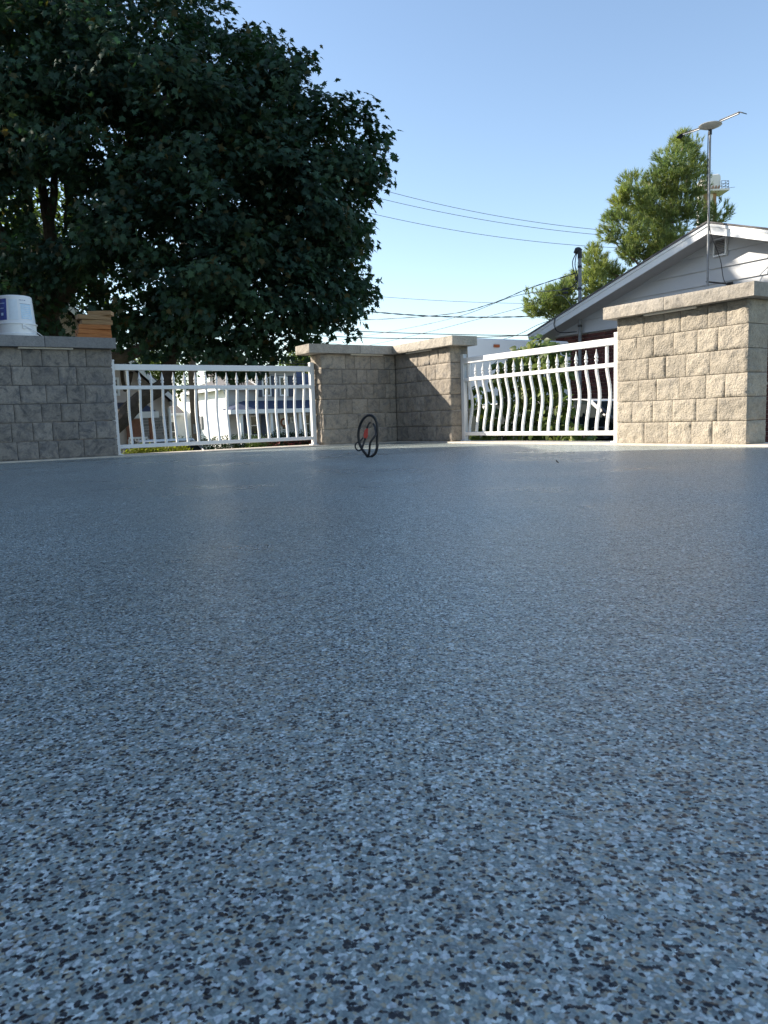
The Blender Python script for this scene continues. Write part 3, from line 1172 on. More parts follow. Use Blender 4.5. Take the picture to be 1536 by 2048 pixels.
# openings in the crown where sky shows and the stems stand free
dcam = pos - O
zf = dcam @ Fv
uu = 768 + F_PX * (dcam @ Rv) / zf
vv = 1024 - F_PX * (dcam @ Uv) / zf
keep = np.ones(len(pos), bool)
for (gu, gv, ru, rv_, pr_) in ((100, 405, 38, 62, .93), (110, 455, 30, 30, .85), (190, 300, 26, 34, .7), (395, 415, 22, 20, .65), (20, 420, 28, 40, .6),
                               (60, 610, 60, 45, .55), (150, 590, 40, 30, .5), (300, 690, 60, 14, .5)):
    ins = ((uu - gu) / ru) ** 2 + ((vv - gv) / rv_) ** 2 < 1
    keep &= ~(ins & (rng.random(len(pos)) < pr_))
cn = np.array([noise.noise(Vector(q * .75)) for q in pos])
keep &= ~((cn < -.28) & (rng.random(len(pos)) < .6))
cn2 = np.array([noise.noise(Vector((q[0] * .8, q[1] * .5 + 7, q[2] * 1.15))) for q in pos])
keep &= ~((cn2 < -.10) & (pos[:, 1] < 15.6 - 1.2 * np.clip(cn2 + .3, 0, 1)) & (rng.random(len(pos)) < .9))
# a break in the crown lets the sun reach the right part of the brick house's gable
sv = np.array([sx, sy, sz])
ga_ = C0 + 5.92 * D1
hit = pos - sv * (((pos - ga_) @ D1) / (sv @ D1))[:, None]
hb_, hz_ = (hit - C0) @ D2, hit[:, 2]
for gu, gv, rb, rz_ in ((1538, 522, .62, .26), (1478, 500, .14, .10), (1444, 514, .07, .06), (1445, 553, .07, .09)):
    _, qb, qz = on_a(gu, gv, 5.92)
    keep &= ~((((hb_ - qb) / rb) ** 2 + ((hz_ - qz) / rz_) ** 2 < 1) & (rng.random(len(pos)) < .96))
keep &= ~((pos[:, 1] < 9.35) & (pos[:, 2] < 4))
pos, nor, tip = pos[keep], nor[keep], tip[keep]
size = rng.uniform(.092, .168, len(pos))
print('maple leaves', len(pos))
ML = leaf_template(MAPLE)
fr = pick_front(pos, 300, size)
mask = np.ones(len(pos), bool)
mask[fr] = False
leaves('foliage', pos[mask], nor[mask], tip[mask], size[mask], ML, M['maple'], mp)
single_leaves('maple_leaf', fr, pos, nor, tip, size, ML, M['maple'], mp)
mb = MB()
b0 = base
fork = at(92, 640, 16.77)
limb(mb, [b0 - Z * .2, at(140, 800, 16.8), fork], .38, .28, 12)
mb.build('trunk', M['bark'], mp, smooth=True)
fork0 = at(92, 640, 13.0)
stems = [([fork0, at(110, 560, 13.0), at(97, 450, 13.0), at(85, 380, 13.2), at(70, 250, 13.4)], .16, .05),
         ([at(97, 460, 13.0), at(107, 400, 12.9), at(112, 330, 12.9), at(140, 200, 12.9)], .085, .04),
         ([fork0, at(50, 560, 12.8), at(-20, 420, 12.6)], .14, .05),
         ([at(130, 470, 12.8), at(133, 400, 12.8), at(126, 340, 12.8)], .03, .02),
         ([at(92, 640, 13.0), at(150, 560, 12.6), at(260, 400, 12.6), at(330, 200, 12.8)], .15, .05),
         ([at(175, 890, 12.6), at(235, 846, 12.2), at(280, 800, 12.2), at(328, 770, 12.2), at(338, 735, 12.3), at(352, 700, 12.3), at(420, 620, 12.6), at(500, 480, 12.8), at(590, 330, 12.8)], .17, .05),
         ([at(120, 760, 13.0), at(215, 722, 12.6), at(262, 708, 12.3), at(330, 670, 12.1), at(430, 610, 12.1)], .15, .06),
         ([at(235, 716, 12.7), at(300, 690, 13.4), at(400, 650, 13.6)], .07, .04),
         ([at(470, 530, 12.7), at(570, 560, 12.4), at(640, 590, 12.3)], .06, .02),
         ([at(520, 450, 12.8), at(620, 430, 12.4), at(700, 390, 12.2)], .06, .02),
         ([at(330, 200, 12.8), at(420, 100, 12.8)], .05, .02),
         ([at(262, 745, 12.9), at(250, 780, 13.0), at(243, 730, 13.0)], .04, .03)]
for pts, r0, r1 in stems:
    mb = MB()
    limb(mb, [O + (q_ - O) * 1.29 if q_[2] > GZ + .5 else q_ for q_ in pts], r0 * 1.29, r1 * 1.29)
    mb.build('limb', M['bark'], mp, smooth=True)

# ------------------------------------------------------------------ pine behind the brick house
PY = 25.0
pb_ = at(1300, 560, PY + .6)
pb_[2] = GZ
pn = thing('pine_tree', pb_, 'tall sunlit pine with loose tufted boughs behind the brick house', 'tree')
plob = [(1368, 298, 26), (1345, 325, 30), (1385, 335, 24), (1330, 360, 32), (1365, 380, 40), (1310, 385, 30), (1265, 365, 20), (1250, 385, 14), (1300, 425, 36),
        (1345, 440, 40), (1385, 420, 22), (1240, 440, 24), (1225, 465, 20), (1262, 465, 32), (1300, 480, 36), (1340, 490, 30), (1270, 500, 26), (1215, 440, 10),
        (1192, 525, 24), (1190, 498, 12), (1215, 545, 24), (1178, 560, 26), (1150, 560, 16), (1130, 590, 26), (1085, 605, 30), (1062, 592, 14), (1150, 610, 28),
        (1200, 580, 24), (1115, 622, 24), (1070, 618, 14), (1436, 425, 20), (1452, 405, 11), (1417, 440, 16), (1365, 275, 12), (1240, 540, 18), (1240, 400, 16), (1285, 395, 22), (1120, 580, 16), (1100, 600, 22), (1400, 330, 10), (1400, 385, 10)]
tp, td = [], []
pxm = F_PX / PY
for (u, v, rp_) in plob:
    Yl = PY + rng.uniform(-.8, .6)
    c = at(u, v, Yl)
    rm = rp_ / pxm
    n = int(200 * (rp_ / 25.0) ** 2) + 8
    dd = rdir(n)
    rad = rm * (.2 + 1.08 * rng.random(n) ** .62)
    # break lobes into boughs
    q = c + dd * rad[:, None] * np.array([1.05, 1.2, .82])
    tp.append(q)
    td.append(nrm(dd * .7 + np.array([-.1, -.1, .75]) + rng.normal(size=(n, 3)) * .35))
tp, td = np.vstack(tp), np.vstack(td)
kn = np.array([noise.noise(Vector(q * 1.9)) for q in tp])
kk = kn > -.17
tp, td = tp[kk], td[kk]
NN = 22
n = len(tp)
ang = rng.random((n, NN)) * 6.283
sprd = rng.uniform(.25, .95, (n, NN))
ax1 = nrm(np.cross(td, np.array([.3, .2, .9])))
ax2 = np.cross(td, ax1)
nd = nrm(td[:, None, :] + sprd[..., None] * (np.cos(ang)[..., None] * ax1[:, None, :] + np.sin(ang)[..., None] * ax2[:, None, :]))
ln = rng.uniform(.11, .19, (n, NN))
st = tp[:, None, :] + td[:, None, :] * rng.uniform(-.10, .06, (n, NN))[..., None]
side = nrm(np.cross(nd, rng.normal(size=(n, NN, 3)))) * .0085
V = np.stack([st - side, st + side, st + nd * ln[..., None]], axis=2).reshape(-1, 3)
mesh_np('needles', V, np.arange(len(V)).reshape(-1, 3), M['pine'], pn, 'stuff')
mb = MB()
limb(mb, [pb_ - Z * .2, at(1290, 560, PY + .5), at(1325, 470, PY + .3), at(1350, 380, PY + .1), at(1366, 290, PY)], .24, .03, 9)
mb.build('trunk', M['pinebark'], pn, smooth=True)
for pts in ([(1290, 540), (1255, 510), (1225, 480)], [(1310, 500), (1270, 455), (1240, 440)], [(1335, 430), (1290, 400), (1262, 370)], [(1285, 570), (1230, 550), (1190, 520)],
            [(1280, 590), (1200, 590), (1120, 605), (1070, 608)], [(1345, 400), (1375, 360), (1390, 335)], [(1330, 450), (1380, 430)], [(1300, 520), (1400, 470), (1440, 425)],
            [(1275, 600), (1190, 575), (1170, 545)], [(1300, 520), (1340, 490)]):
    mb = MB()
    limb(mb, [at(u, v, PY + .1 + .2 * random.random()) for u, v in pts], .055, .015, 6, 6, .05)
    mb.build('bough', M['pinebark'], pn, smooth=True)


# ------------------------------------------------------------------ small trees and shrubs
def blob_plant(name, label, cat, base, lobes, mat, dens, leaf, tmpl, spread=.12, trunk=None, group=None, trunkr=.08):
    root = thing(name, base, label, cat, group)
    ps, ns, ts = [], [], []
    for (c, r_) in lobes:
        c = np.array(c, float)
        n = int(dens * r_ ** 2)
        dd = rdir(n)
        q = c + dd * (r_ * (.35 + .65 * rng.random((n, 1)) ** .5))
        q += rng.normal(size=(n, 3)) * spread * r_
        ps.append(q)
        ns.append(nrm(dd * .6 + np.array([0, 0, .6]) + rng.normal(size=(n, 3)) * .5))
        ts.append(dd + rng.normal(size=(n, 3)) * .8)
    ps, ns, ts = map(np.vstack, (ps, ns, ts))
    leaves('crown' if trunk else 'foliage', ps, ns, ts, rng.uniform(leaf * .7, leaf * 1.3, len(ps)), tmpl, mat, root)
    if trunk:
        mb = MB()
        limb(mb, trunk, trunkr, trunkr * .5, 8)
        mb.build('trunk', M['bark'], root, smooth=True)
    return root


SL = leaf_template(SMALL, .1, .1)
OL = leaf_template(OVATE, .25, .25)
# golden shrub just beyond the left railing
lob = []
for k in range(16):
    q = on_b(258 + k * 7.4, 905, -.62)
    lob.append((P(q[0], -.60 + random.uniform(-.05, .05), .0 + random.uniform(-.03, .02) - .035), .11 + random.uniform(0, .03)))
blob_plant('golden_shrub', 'low yellow-green clipped shrub along the patio edge under the left railing', 'shrub', P(-2.9, -.6, GZ), lob, M['hedge'], 30000, .030, SL,
           trunk=[P(-2.9, -.6, GZ), P(-2.9, -.6, -.15)], trunkr=.03)


# ------------------------------------------------------------------ vine behind the sunlit railing
vb = P(.75, 2.2, GZ)
vn = thing('climbing_vine', vb, 'leafy green vine bush climbing behind the sunlit railing', 'vine')
vp, vnn, vt = [], [], []
vlob = [(1040, 715, 26), (1075, 700, 28), (1105, 712, 26), (1010, 735, 22), (1055, 740, 34), (1095, 745, 30), (1120, 735, 20), (1020, 770, 18), (1005, 800, 15), (1012, 815, 13),
        (1060, 780, 28), (1085, 800, 26), (1105, 775, 24), (1120, 800, 18), (1075, 830, 22), (1050, 845, 20), (1030, 860, 18), (1000, 850, 16), (975, 855, 15), (1095, 850, 20),
        (1115, 862, 22), (1060, 872, 26), (1010, 876, 22), (970, 876, 16), (1140, 873, 20), (1170, 878, 16), (955, 780, 11), (960, 850, 11), (975, 790, 10), (1040, 800, 18),
        (1185, 880, 10), (945, 872, 10), (960, 820, 14), (985, 825, 16), (1000, 770, 13), (1035, 825, 18), (1060, 815, 18), (940, 800, 10), (1150, 860, 16), (1120, 835, 16), (1135, 820, 12), (1135, 745, 12), (1090, 690, 12), (985, 755, 10)]
for (u, v, rp_) in vlob:
    a_ = .62 + random.uniform(-.05, .28)
    q = on_a(u, v, a_)
    c = P(*q)
    rm = rp_ / 172.0
    n = int(48 * (rp_ / 20) ** 2) + 6
    dd = rdir(n)
    p_ = c + dd * rm * rng.random((n, 1)) ** .45 * np.array([1, 1, 1])
    vp.append(p_)
    vnn.append(nrm(dd * .35 + np.array([-.55, -.45, .55]) + rng.normal(size=(n, 3)) * .45))
    vt.append(dd * .4 + np.array([0, 0, -.7]) + rng.normal(size=(n, 3)) * .5)
vp, vnn, vt = map(np.vstack, (vp, vnn, vt))
ka = (vp - C0) @ D1
vp = vp[ka > .42]
vnn = vnn[ka > .42]
vt = vt[ka > .42]
vs_ = rng.uniform(.05, .115, len(vp))
fr = pick_front(vp, 300, vs_)
mask = np.ones(len(vp), bool)
mask[fr] = False
leaves('foliage', vp[mask], vnn[mask], vt[mask], vs_[mask], OL, M['vine'], vn)
single_leaves('leaf', fr, vp, vnn, vt, vs_, OL, M['vine'], vn)
for pts in ([(1080, 900), (1070, 800), (1050, 740), (1075, 700)], [(1090, 900), (1110, 800), (1105, 720)], [(1020, 900), (1010, 820), (1020, 760)], [(1060, 900), (1000, 860), (960, 850)],
            [(1060, 900), (1120, 870), (1175, 878)], [(1075, 900), (1040, 800), (1000, 800)]):
    mb = MB()
    pl = [np.array(P(*on_a(u, v, .72))) for u, v in pts]
    pl[0][2] = GZ if pts[0][1] == 900 else pl[0][2]
    limb(mb, pl, .014, .005, 6, 6, .02)
    mb.build('stem', M['bark'], vn, smooth=True)

# ------------------------------------------------------------------ brick house with gable, right
GA = 5.97                      # gable wall plane
PK_B, PK_Z, EV_B, EV_Z = .50, 3.12, -3.45, 1.85
sl = (PK_Z - EV_Z) / (PK_B - EV_B)
bh = thing('brick_house', P(GA + 3, .5, GZ), 'brick bungalow with pale gable siding and white rake boards at right', 'house')
WB0, WB1 = -3.14, 4.14         # wall extents in b
mb = MB()
mb.prism([P(GA + .012, WB0 + .01, GZ), P(GA + .012, WB1 - .01, GZ), P(GA + .012, WB1 - .01, 1.70), P(GA + .012, WB0 + .01, 1.70)], D1 * 8.4)
mb.build('wall', M['mortar'], bh)


def rake_z(b, drop=0.0):
    return PK_Z - sl * abs(b - PK_B) - drop


# bricks
BW, BH, GAPB = .212, .0667, .011
bme = MB()
bme.box((0, 0, 0), (.5 * (BW - GAPB), 0, 0), (0, .016, 0), (0, 0, .5 * (BH - GAPB)))
brick_me = bpy.data.meshes.new('brick')
brick_me.from_pydata(bme.v, [], bme.f)
brick_me.materials.append(M['brick'])
rest = MB()
row = 0
z = 1.765 - BH / 2
cnt = 0
BTOP = 1.80
zrow = BTOP - .02 - BH / 2
while zrow > GZ + .03:
    off = (row % 2) * BW / 2
    b = WB0 + BW / 2 - off
    while b < WB1:
        cc = P(GA, b, zrow)
        if -3.16 <= b < -1.45 and zrow > .08 and cnt < 298:
            o = link('brick', brick_me, bh, cc + D1 * random.uniform(-.002, .002), ROTZ2)
            cnt += 1
        else:
            b0_, b1_ = max(WB0, b - BW / 2 + GAPB / 2), min(WB1, b + BW / 2 - GAPB / 2)
            if b1_ - b0_ > .03:
                rest.box(P(GA, (b0_ + b1_) / 2, zrow), D2 * (b1_ - b0_) / 2, D1 * .016, Z * (BH - GAPB) / 2)
        b += BW
    zrow -= BH
    row += 1
o = rest.build('brick_field', M['brick'], bh)
o['kind'] = 'stuff'
# gable siding boards, cut along the rake
bh_ = .232
z0 = BTOP
gb = GA - .045
first = True
mbk = MB()
mbk.prism([P(GA + .02, WB0, 1.6), P(GA + .02, WB1, 1.6), P(GA + .02, WB1, 2.0), P(GA + .02, PK_B, PK_Z - .14), P(GA + .02, WB0, 2.0)], D1 * .1)
mbk.build('gable_back', M['soffit'], bh)
while z0 < PK_Z - .25:
    z1 = min(z0 + bh_, PK_Z - .16)
    pts = []
    dz = .14
    bl0 = max(WB0, PK_B - (PK_Z - dz - z0) / sl)
    bl1 = max(WB0, PK_B - (PK_Z - dz - z1) / sl)
    br0 = min(WB1, PK_B + (PK_Z - dz - z0) / sl)
    br1 = min(WB1, PK_B + (PK_Z - dz - z1) / sl)
    mb = MB()
    i = len(mb.v)
    V8 = [P(gb - .012, bl0, z0), P(gb - .012, br0, z0), P(gb + .016, br1, z1 + .02), P(gb + .016, bl1, z1 + .02),
          P(gb + .02, bl0, z0), P(gb + .02, br0, z0), P(gb + .03, br1, z1 + .02), P(gb + .03, bl1, z1 + .02)]
    mb.v = [tuple(q) for q in V8]
    mb.f = [(3, 2, 1, 0), (4, 5, 6, 7), (0, 1, 5, 4), (1, 2, 6, 5), (2, 3, 7, 6), (3, 0, 4, 7)]
    mb.m = [0] * 6
    mb.build('siding_board', M['siding'], bh)
    z0 += bh_
# vent
va = gb - .03
mb = MB()
q0, q1 = on_a(1427, 476, va), on_a(1453, 508, va)
vb0, vb1, vz0, vz1 = q0[1], q1[1], q1[2] - .01, q0[2] - .02
fr_ = .025
for (x0, x1, y0, y1) in ((vb0, vb1, vz0, vz0 + fr_), (vb0, vb1, vz1 - fr_, vz1), (vb0, vb0 + fr_, vz0 + fr_, vz1 - fr_), (vb1 - fr_, vb1, vz0 + fr_, vz1 - fr_)):
    mb.abox(va - .015, va + .04, x0, x1, y0, y1)
vf = mb.build('gable_vent', M['fascia'], bh)
zz = vz0 + fr_ + .004
while zz < vz1 - fr_ - .015:
    mb = MB()
    mb.prism([P(va - .008, vb0 + fr_, zz), P(va + .026, vb0 + fr_, zz + .022), P(va + .030, vb0 + fr_, zz + .018), P(va - .004, vb0 + fr_, zz - .003)], D2 * (vb1 - vb0 - 2 * fr_))
    mb.build('louver_slat', M['soffit'], vf)
    zz += .026
# roof, fascia, soffit
RF = GA - .45
for sgn, nm in ((-1, 'l'), (1, 'r')):
    eb = EV_B if sgn < 0 else 2 * PK_B - EV_B
    mb = MB()
    mb.prism([P(RF - .03, PK_B, PK_Z + .005), P(RF - .03, eb, EV_Z + .005), P(RF - .03, eb, EV_Z + .03), P(RF - .03, PK_B, PK_Z + .03)], D1 * 9.4)
    mb.build('roof_slope', M['shingle'], bh)
    mb = MB()
    mb.prism([P(RF, PK_B - sgn * .0, PK_Z), P(RF, eb, EV_Z), P(RF, eb, EV_Z - .155), P(RF, PK_B, PK_Z - .155)], D1 * .025)
    mb.build('rake_board', M['fascia'], bh)
    mb = MB()
    mb.prism([P(RF - .014, PK_B, PK_Z), P(RF - .014, eb, EV_Z), P(RF - .014, eb, EV_Z - .045), P(RF - .014, PK_B, PK_Z - .045)], D1 * .0135)
    mb.build('rake_trim', M['fascia'], bh)
    mb = MB()
    mb.prism([P(RF + .026, PK_B, PK_Z - .125), P(RF + .026, eb, EV_Z - .125), P(RF + .026, eb, EV_Z - .14), P(RF + .026, PK_B, PK_Z - .14)], D1 * .50)
    mb.build('soffit_panel', M['soffit'], bh)
    mb = MB()
    mb.abox(RF, RF + 9.3, *(sorted((eb, eb - sgn * .12))), EV_Z - .12, EV_Z - .01)
    mb.build('gutter', M['fascia'], bh)

# television antenna on its mast
ma = 5.33
q = on_a(1415, 566, ma)
mbse = P(*q)
qt = on_a(1414, 263, ma)
mtop = np.array([mbse[0], mbse[1], qt[2]])
an_ = thing('tv_antenna', mbse, 'flat saucer television antenna on a thin mast in front of the gable', 'antenna')
mb = MB()
mb.tube([mbse - Z * .05, mtop - Z * .06], .0165, 10)
mb.build('mast', M['steel'], an_, smooth=True)
mb = MB()
mb.tube([mtop - Z * .06, mtop + Z * .03], .027, 10)
mb.build('mast_collar', M['rubber'], an_, smooth=True)
mb = MB()
mb.lathe(mtop, [(.03, .01), (.10, .035), (.155, .058), (.165, .068), (.155, .080), (.09, .10), (.03, .106)], 28)
mb.build('saucer', M['antenna'], an_, smooth=True)
for sgn in (-1, 1):
    mb = MB()
    p0, p1 = mtop + Z * .072 + D2 * sgn * .155, mtop + Z * .085 + D2 * sgn * .47
    up_ = Z * .014
    mb.box((p0 + p1) / 2 + up_, (p1 - p0) / 2, D1 * .020, Z * .006)
    ar = mb.build('arm', M['rubber'], an_, bevel=.003)
    mb = MB()
    mb.box((p0 + p1) / 2 - Z * .003, (p1 - p0) / 2 * .94, D1 * .016, Z * .005)
    mb.build('arm_underside', M['white'], ar, bevel=.002)
    mb = MB()
    e = p1 + up_
    mb.prism([e - D1 * .03 + Z * .006, e + D1 * .03 + Z * .006, e + D2 * sgn * .075 + D1 * .06 - Z * .035, e + D2 * sgn * .075 - D1 * .06 - Z * .035], (0, 0, -.014))
    mb.build('tip_fin', M['rubber'], ar, bevel=.002)
mb = MB()
brk = np.array([mbse[0], mbse[1], on_a(1415, 563, ma)[2]])
mb.tube([brk - D2 * .02 + Z * .0, brk + D1 * (GA - .06 - ma)], .012, 8)
mb.box(brk + D1 * (GA - .07 - ma), D1 * .006, D2 * .05, Z * .03)
mb.build('wall_bracket', M['cable'], an_, smooth=True)
mb = MB()
mb.tube(spl([mtop - Z * .02 - D2 * .03, mtop - Z * .3 - D2 * .035, mtop - Z * .9 - D2 * .026, np.array([mbse[0], mbse[1], 2.95]) + D2 * .03, np.array([mbse[0], mbse[1], 2.55]) + D2 * .07 + D1 * .2,
             np.array([mbse[0], mbse[1], 2.25]) + D2 * .10 + D1 * .25, np.array([mbse[0], mbse[1], 2.12]) + D2 * .16 + D1 * .3], 5), .006, 6)
mb.build('coaxial_cable', M['cable'], an_, smooth=True)

# electrical service mast
sa = GA - .12
sb_ = on_a(1160, 700, sa)
stp = on_a(1157, 512, sa)
sbase = P(sa, sb_[1], .2)
smt = thing('service_mast', sbase, 'grey electrical service mast with black weatherhead rising through the eave', 'service mast')
top = np.array([sbase[0], sbase[1], stp[2]])
mb = MB()
mb.tube([sbase, top], .033, 10)
mb.build('conduit', M['steel'], smt, smooth=True)
for z_ in (1.93, 2.62, 3.02):
    mb = MB()
    mb.tube([np.array([top[0], top[1], z_ - .02]), np.array([top[0], top[1], z_ + .02])], .041, 10)
    mb.build('clamp', M['cable'], smt, smooth=True)
mb = MB()
mb.tube(spl([top - Z * .05, top + Z * .05, top + Z * .10 - D2 * .02, top + Z * .11 - D2 * .07, top + Z * .06 - D2 * .11], 5), [.042] * 8 + [.055] * 8 + [.045] * 4 + [.03], 10)
mb.build('weatherhead', M['cable'], smt, smooth=True)
mb = MB()
hd = top + Z * .05 - D2 * .10
mb.tube(spl([hd, hd - D2 * .08 - Z * .12, hd - D2 * .06 - Z * .28, top - D2 * .07 - Z * .42], 6), .009, 6)
mb.tube(spl([hd + D2 * .02, hd - D2 * .02 - Z * .2, top - D2 * .05 - Z * .40, top - D2 * .16 - Z * .52, top - D2 * .34 - Z * .56], 6), .009, 6)
mb.tube(spl([top - D2 * .04 - Z * .36, top - D2 * .10 - Z * .55, top - D2 * .24 - Z * .62], 6), .009, 6)
mb.build('drip_loop', M['cable'], smt, smooth=True)
mb = MB()
mb.box(top - Z * .40 - D2 * .06, D2 * .045, D1 * .02, Z * .035)
mb.box(top - D2 * .37 - Z * .555, D2 * .06, D1 * .025, Z * .02)
mb.box(top - D2 * .37 - Z * .62, D2 * .05, D1 * .025, Z * .02)
mb.build('insulator', M['cable'], smt, bevel=.004)
mb = MB()
zx = 1.98
mb.tube(spl([P(RF - .02, sb_[1] - .30, 2.10), P(RF - .03, sb_[1] - .31, 1.95), P(RF + .05, sb_[1] - .25, 1.83), P(sa - .02, sb_[1] - .06, 1.83)], 6), .010, 6)
mb.build('loose_cable', M['cable'], smt, smooth=True)


# ------------------------------------------------------------------ overhead wires
def wire(u1, v1, Y1, u2, v2, Y2, rad, sag, lab, ext0=.5, ext1=.25, twist=0.0, mat='cable'):
    p0, p1 = at(u1, v1, Y1), at(u2, v2, Y2)
    n = 40
    pts = []
    tt = np.linspace(-ext0, 1 + ext1, n)
    for t in tt:
        pts.append(p0 + (p1 - p0) * t - Z * sag * 4 * t * (1 - t))
    mid = pts[n // 2]
    mb = MB()
    if twist:
        fine = []
        for k in range(200):
            t = -ext0 + (1 + ext0 + ext1) * k / 199
            q = p0 + (p1 - p0) * t - Z * sag * 4 * t * (1 - t)
            fine.append(q)
        for ph in (0, math.pi):
            mb.tube([q + Z * rad * 1.1 * math.sin(k * .34 + ph) + np.array([rad * 1.0 * math.cos(k * .34 + ph), 0, 0]) for k, q in enumerate(fine)], rad, 4)
    else:
        mb.tube(pts, rad, 5)
    o = mb.build('overhead_wire', M[mat], None, smooth='all', origin=mid)
    return tag(o, lab, 'wire', 'overhead wires crossing the sky')


wire(795, 388, 28, 1205, 460, 28, 0.0086, .15, 'uppermost thin wire slanting down from the maple to the pine', mat='cable_pale')
wire(760, 397, 28, 1205, 470, 28, 0.0086, .15, 'second highest thin wire slanting down from the maple to the pine', mat='cable_pale')
wire(730, 424, 28, 1225, 495, 28, 0.0086, .2, 'third thin slanting wire, well below the top pair', mat='cable_pale')
wire(745, 592, 28, 1060, 607, 28, 0.0072, .05, 'thin wire nearly level halfway between the slanting wires and the walls', mat='cable_pale', ext1=.1)
wire(728, 622, 28, 1050, 633, 28, 0.0115, .10, 'thick twisted dark cable running level above the corner wall', twist=1, ext1=.12)
wire(705, 662, 28, 1055, 671, 28, 0.0144, .03, 'upper of the two dark level cables just above the corner wall cap', ext1=.3)
wire(690, 674, 28, 865, 677, 28, 0.0144, .02, 'lower of the two dark level cables just above the corner wall cap', ext1=1.6)
wire(745, 697, 40, 690, 690, 40, 0.0086, 0, 'faint thin wire touching the corner wall cap from the left', ext0=.6, ext1=1.2, mat='cable_pale')
te = top - Z * .52 - D2 * .30


def drop_wire(pts, rad, lab, twist=0, mat='cable'):
    q = spl(pts, 10)
    mb = MB()
    if twist:
        N = 220
        idx = np.linspace(0, len(q) - 1.001, N)
        fine = [q[int(i)] * (1 - (i % 1)) + q[int(i) + 1] * (i % 1) for i in idx]
        for ph in (0, math.pi):
            mb.tube([p_ + Z * rad * 1.0 * math.sin(k * .30 + ph) for k, p_ in enumerate(fine)], rad, 4)
    else:
        mb.tube(q, rad, 5)
    o = mb.build('overhead_wire', M[mat], None, smooth='all', origin=q[len(q) // 2])
    tag(o, lab, 'wire', 'overhead wires crossing the sky')


drop_wire([at(560, 640, 28), at(720, 640, 24), at(890, 629, 20), at(980, 608, 18), at(1060, 576, 16), top - Z * .30 - D2 * .10], .0055, 'twisted service cable sagging up to the head of the service mast', 1)
drop_wire([at(560, 700, 27), at(785, 662, 22), at(920, 632, 19), at(1030, 592, 17), top - D2 * .40 - Z * .56], .006, 'thin cable just below the twisted one, ending at the service mast insulators', 0, 'cable_pale')
drop_wire([at(640, 712, 30), at(810, 675, 24), at(930, 645, 21), at(1075, 606, 18), at(1120, 590, 17), top - D2 * .2 - Z * .9], .006, 'straight thin wire rising from the corner wall to the house eave')
drop_wire([at(960, 690, 20), at(1028, 672, 18), at(1075, 650, 16.5), P(RF - .02, sb_[1] - .35, 2.08)], .006, 'short wire rising beside the bottom of the rake to the house')
wire(410, 715, 34, 632, 728, 34, 0.0187, .06, 'dark cable sloping just above the left railing top rail', ext0=.6, ext1=.3)
wire(470, 712, 36, 632, 724, 36, 0.0115, .03, 'thinner cable close above the dark one over the left railing', ext0=1.0, ext1=.3)
wire(250, 722, 34, 345, 716, 34, 0.0187, .02, 'cable passing behind the maple limb at the left end of the left railing', ext0=1.5, ext1=.9)
wire(490, 742, 36, 600, 755, 36, 0.0101, .02, 'thin wire crossing the upper windows of the far white house', ext0=.3, ext1=.5)

# ------------------------------------------------------------------ utility pole
up0 = at(388, 800, 22.0)
up0[2] = GZ
upo = thing('utility_pole', up0, 'brown wooden utility pole seen through the left railing', 'utility pole')
mb = MB()
mb.tube([up0 - Z * .3, up0 + Z * 4.2, up0 + Z * 8.2], [.135, .12, .10], 12)
mb.build('pole_shaft', M['pole'], upo, smooth=True)
mb = MB()
ca = up0 + Z * 7.5
mb.box(ca + D2 * .12, D1 * 1.1, D2 * .05, Z * .06)
mb.build('crossarm', M['pole'], upo, bevel=.01)
for s in (-.95, -.4, .4, .95):
    mb = MB()
    mb.lathe(ca + D2 * .12 + D1 * s + Z * .06, [(.03, 0), (.05, .04), (.03, .08), (.05, .11), (.02, .15)], 8)
    mb.build('insulator', M['steel'], upo, smooth=True)
mb = MB()
mb.box(at(394, 858, 21.85), D1 * .10, D2 * .05, Z * .14)
mb.build('junction_box', M['steel'], upo, bevel=.01)

# ------------------------------------------------------------------ water tower far right
TY = 130.0
twb = at(1425, 440, TY)
tw0 = twb.copy()
tw0[2] = GZ
tw = thing('water_tower', tw0, 'white tank tower with railed platform far behind the pine, beside the antenna mast', 'tower')
k = TY / F_PX
ztop = at(1425, 349, TY)[2]
X = np.array([1.0, 0, 0])
Yv = np.array([0, 1.0, 0])


def tpt(u, v, dy=0):
    return at(u, v, TY) + Yv * dy


mb = MB()
c = tpt(1424, 363)
mb.prism([c - X * 1.45 - Z * 1.1, c + X * 1.5 - Z * 1.0, c + X * 1.5 + Z * .9, c + X * 1.2 + Z * 1.25, c - X * .9 + Z * 1.05, c - X * 1.4 + Z * .5], (0, 2.6, 0))
mb.build('tank', M['tower'], tw, bevel=.25, bseg=3)
mb = MB()
mb.box(tpt(1428, 381) + Yv * 1.3, X * 2.35, Yv * 1.8, Z * .14)
mb.build('platform', M['tower'], tw)
mb = MB()
for du in (1441, 1448, 1455):
    for dy in (-.4, 3.0):
        p0 = tpt(du, 380, dy)
        mb.tube([p0, p0 + Z * 1.35], .05, 5)
for hz in (.45, .9, 1.35):
    for dy in (-.4, 3.0):
        mb.tube([tpt(1440, 380, dy) + Z * hz, tpt(1455, 380, dy) + Z * hz], .045, 5)
    mb.tube([tpt(1455, 380, -.4) + Z * hz, tpt(1455, 380, 3.0) + Z * hz], .045, 5)
    mb.tube([tpt(1400, 382, -.4) + Z * hz * .7, tpt(1409, 380, -.4) + Z * hz * .7], .06, 5)
mb.tube([tpt(1455, 376, 0), tpt(1470, 374, 0)], .035, 5)
mb.build('handrail', M['steel'], tw)
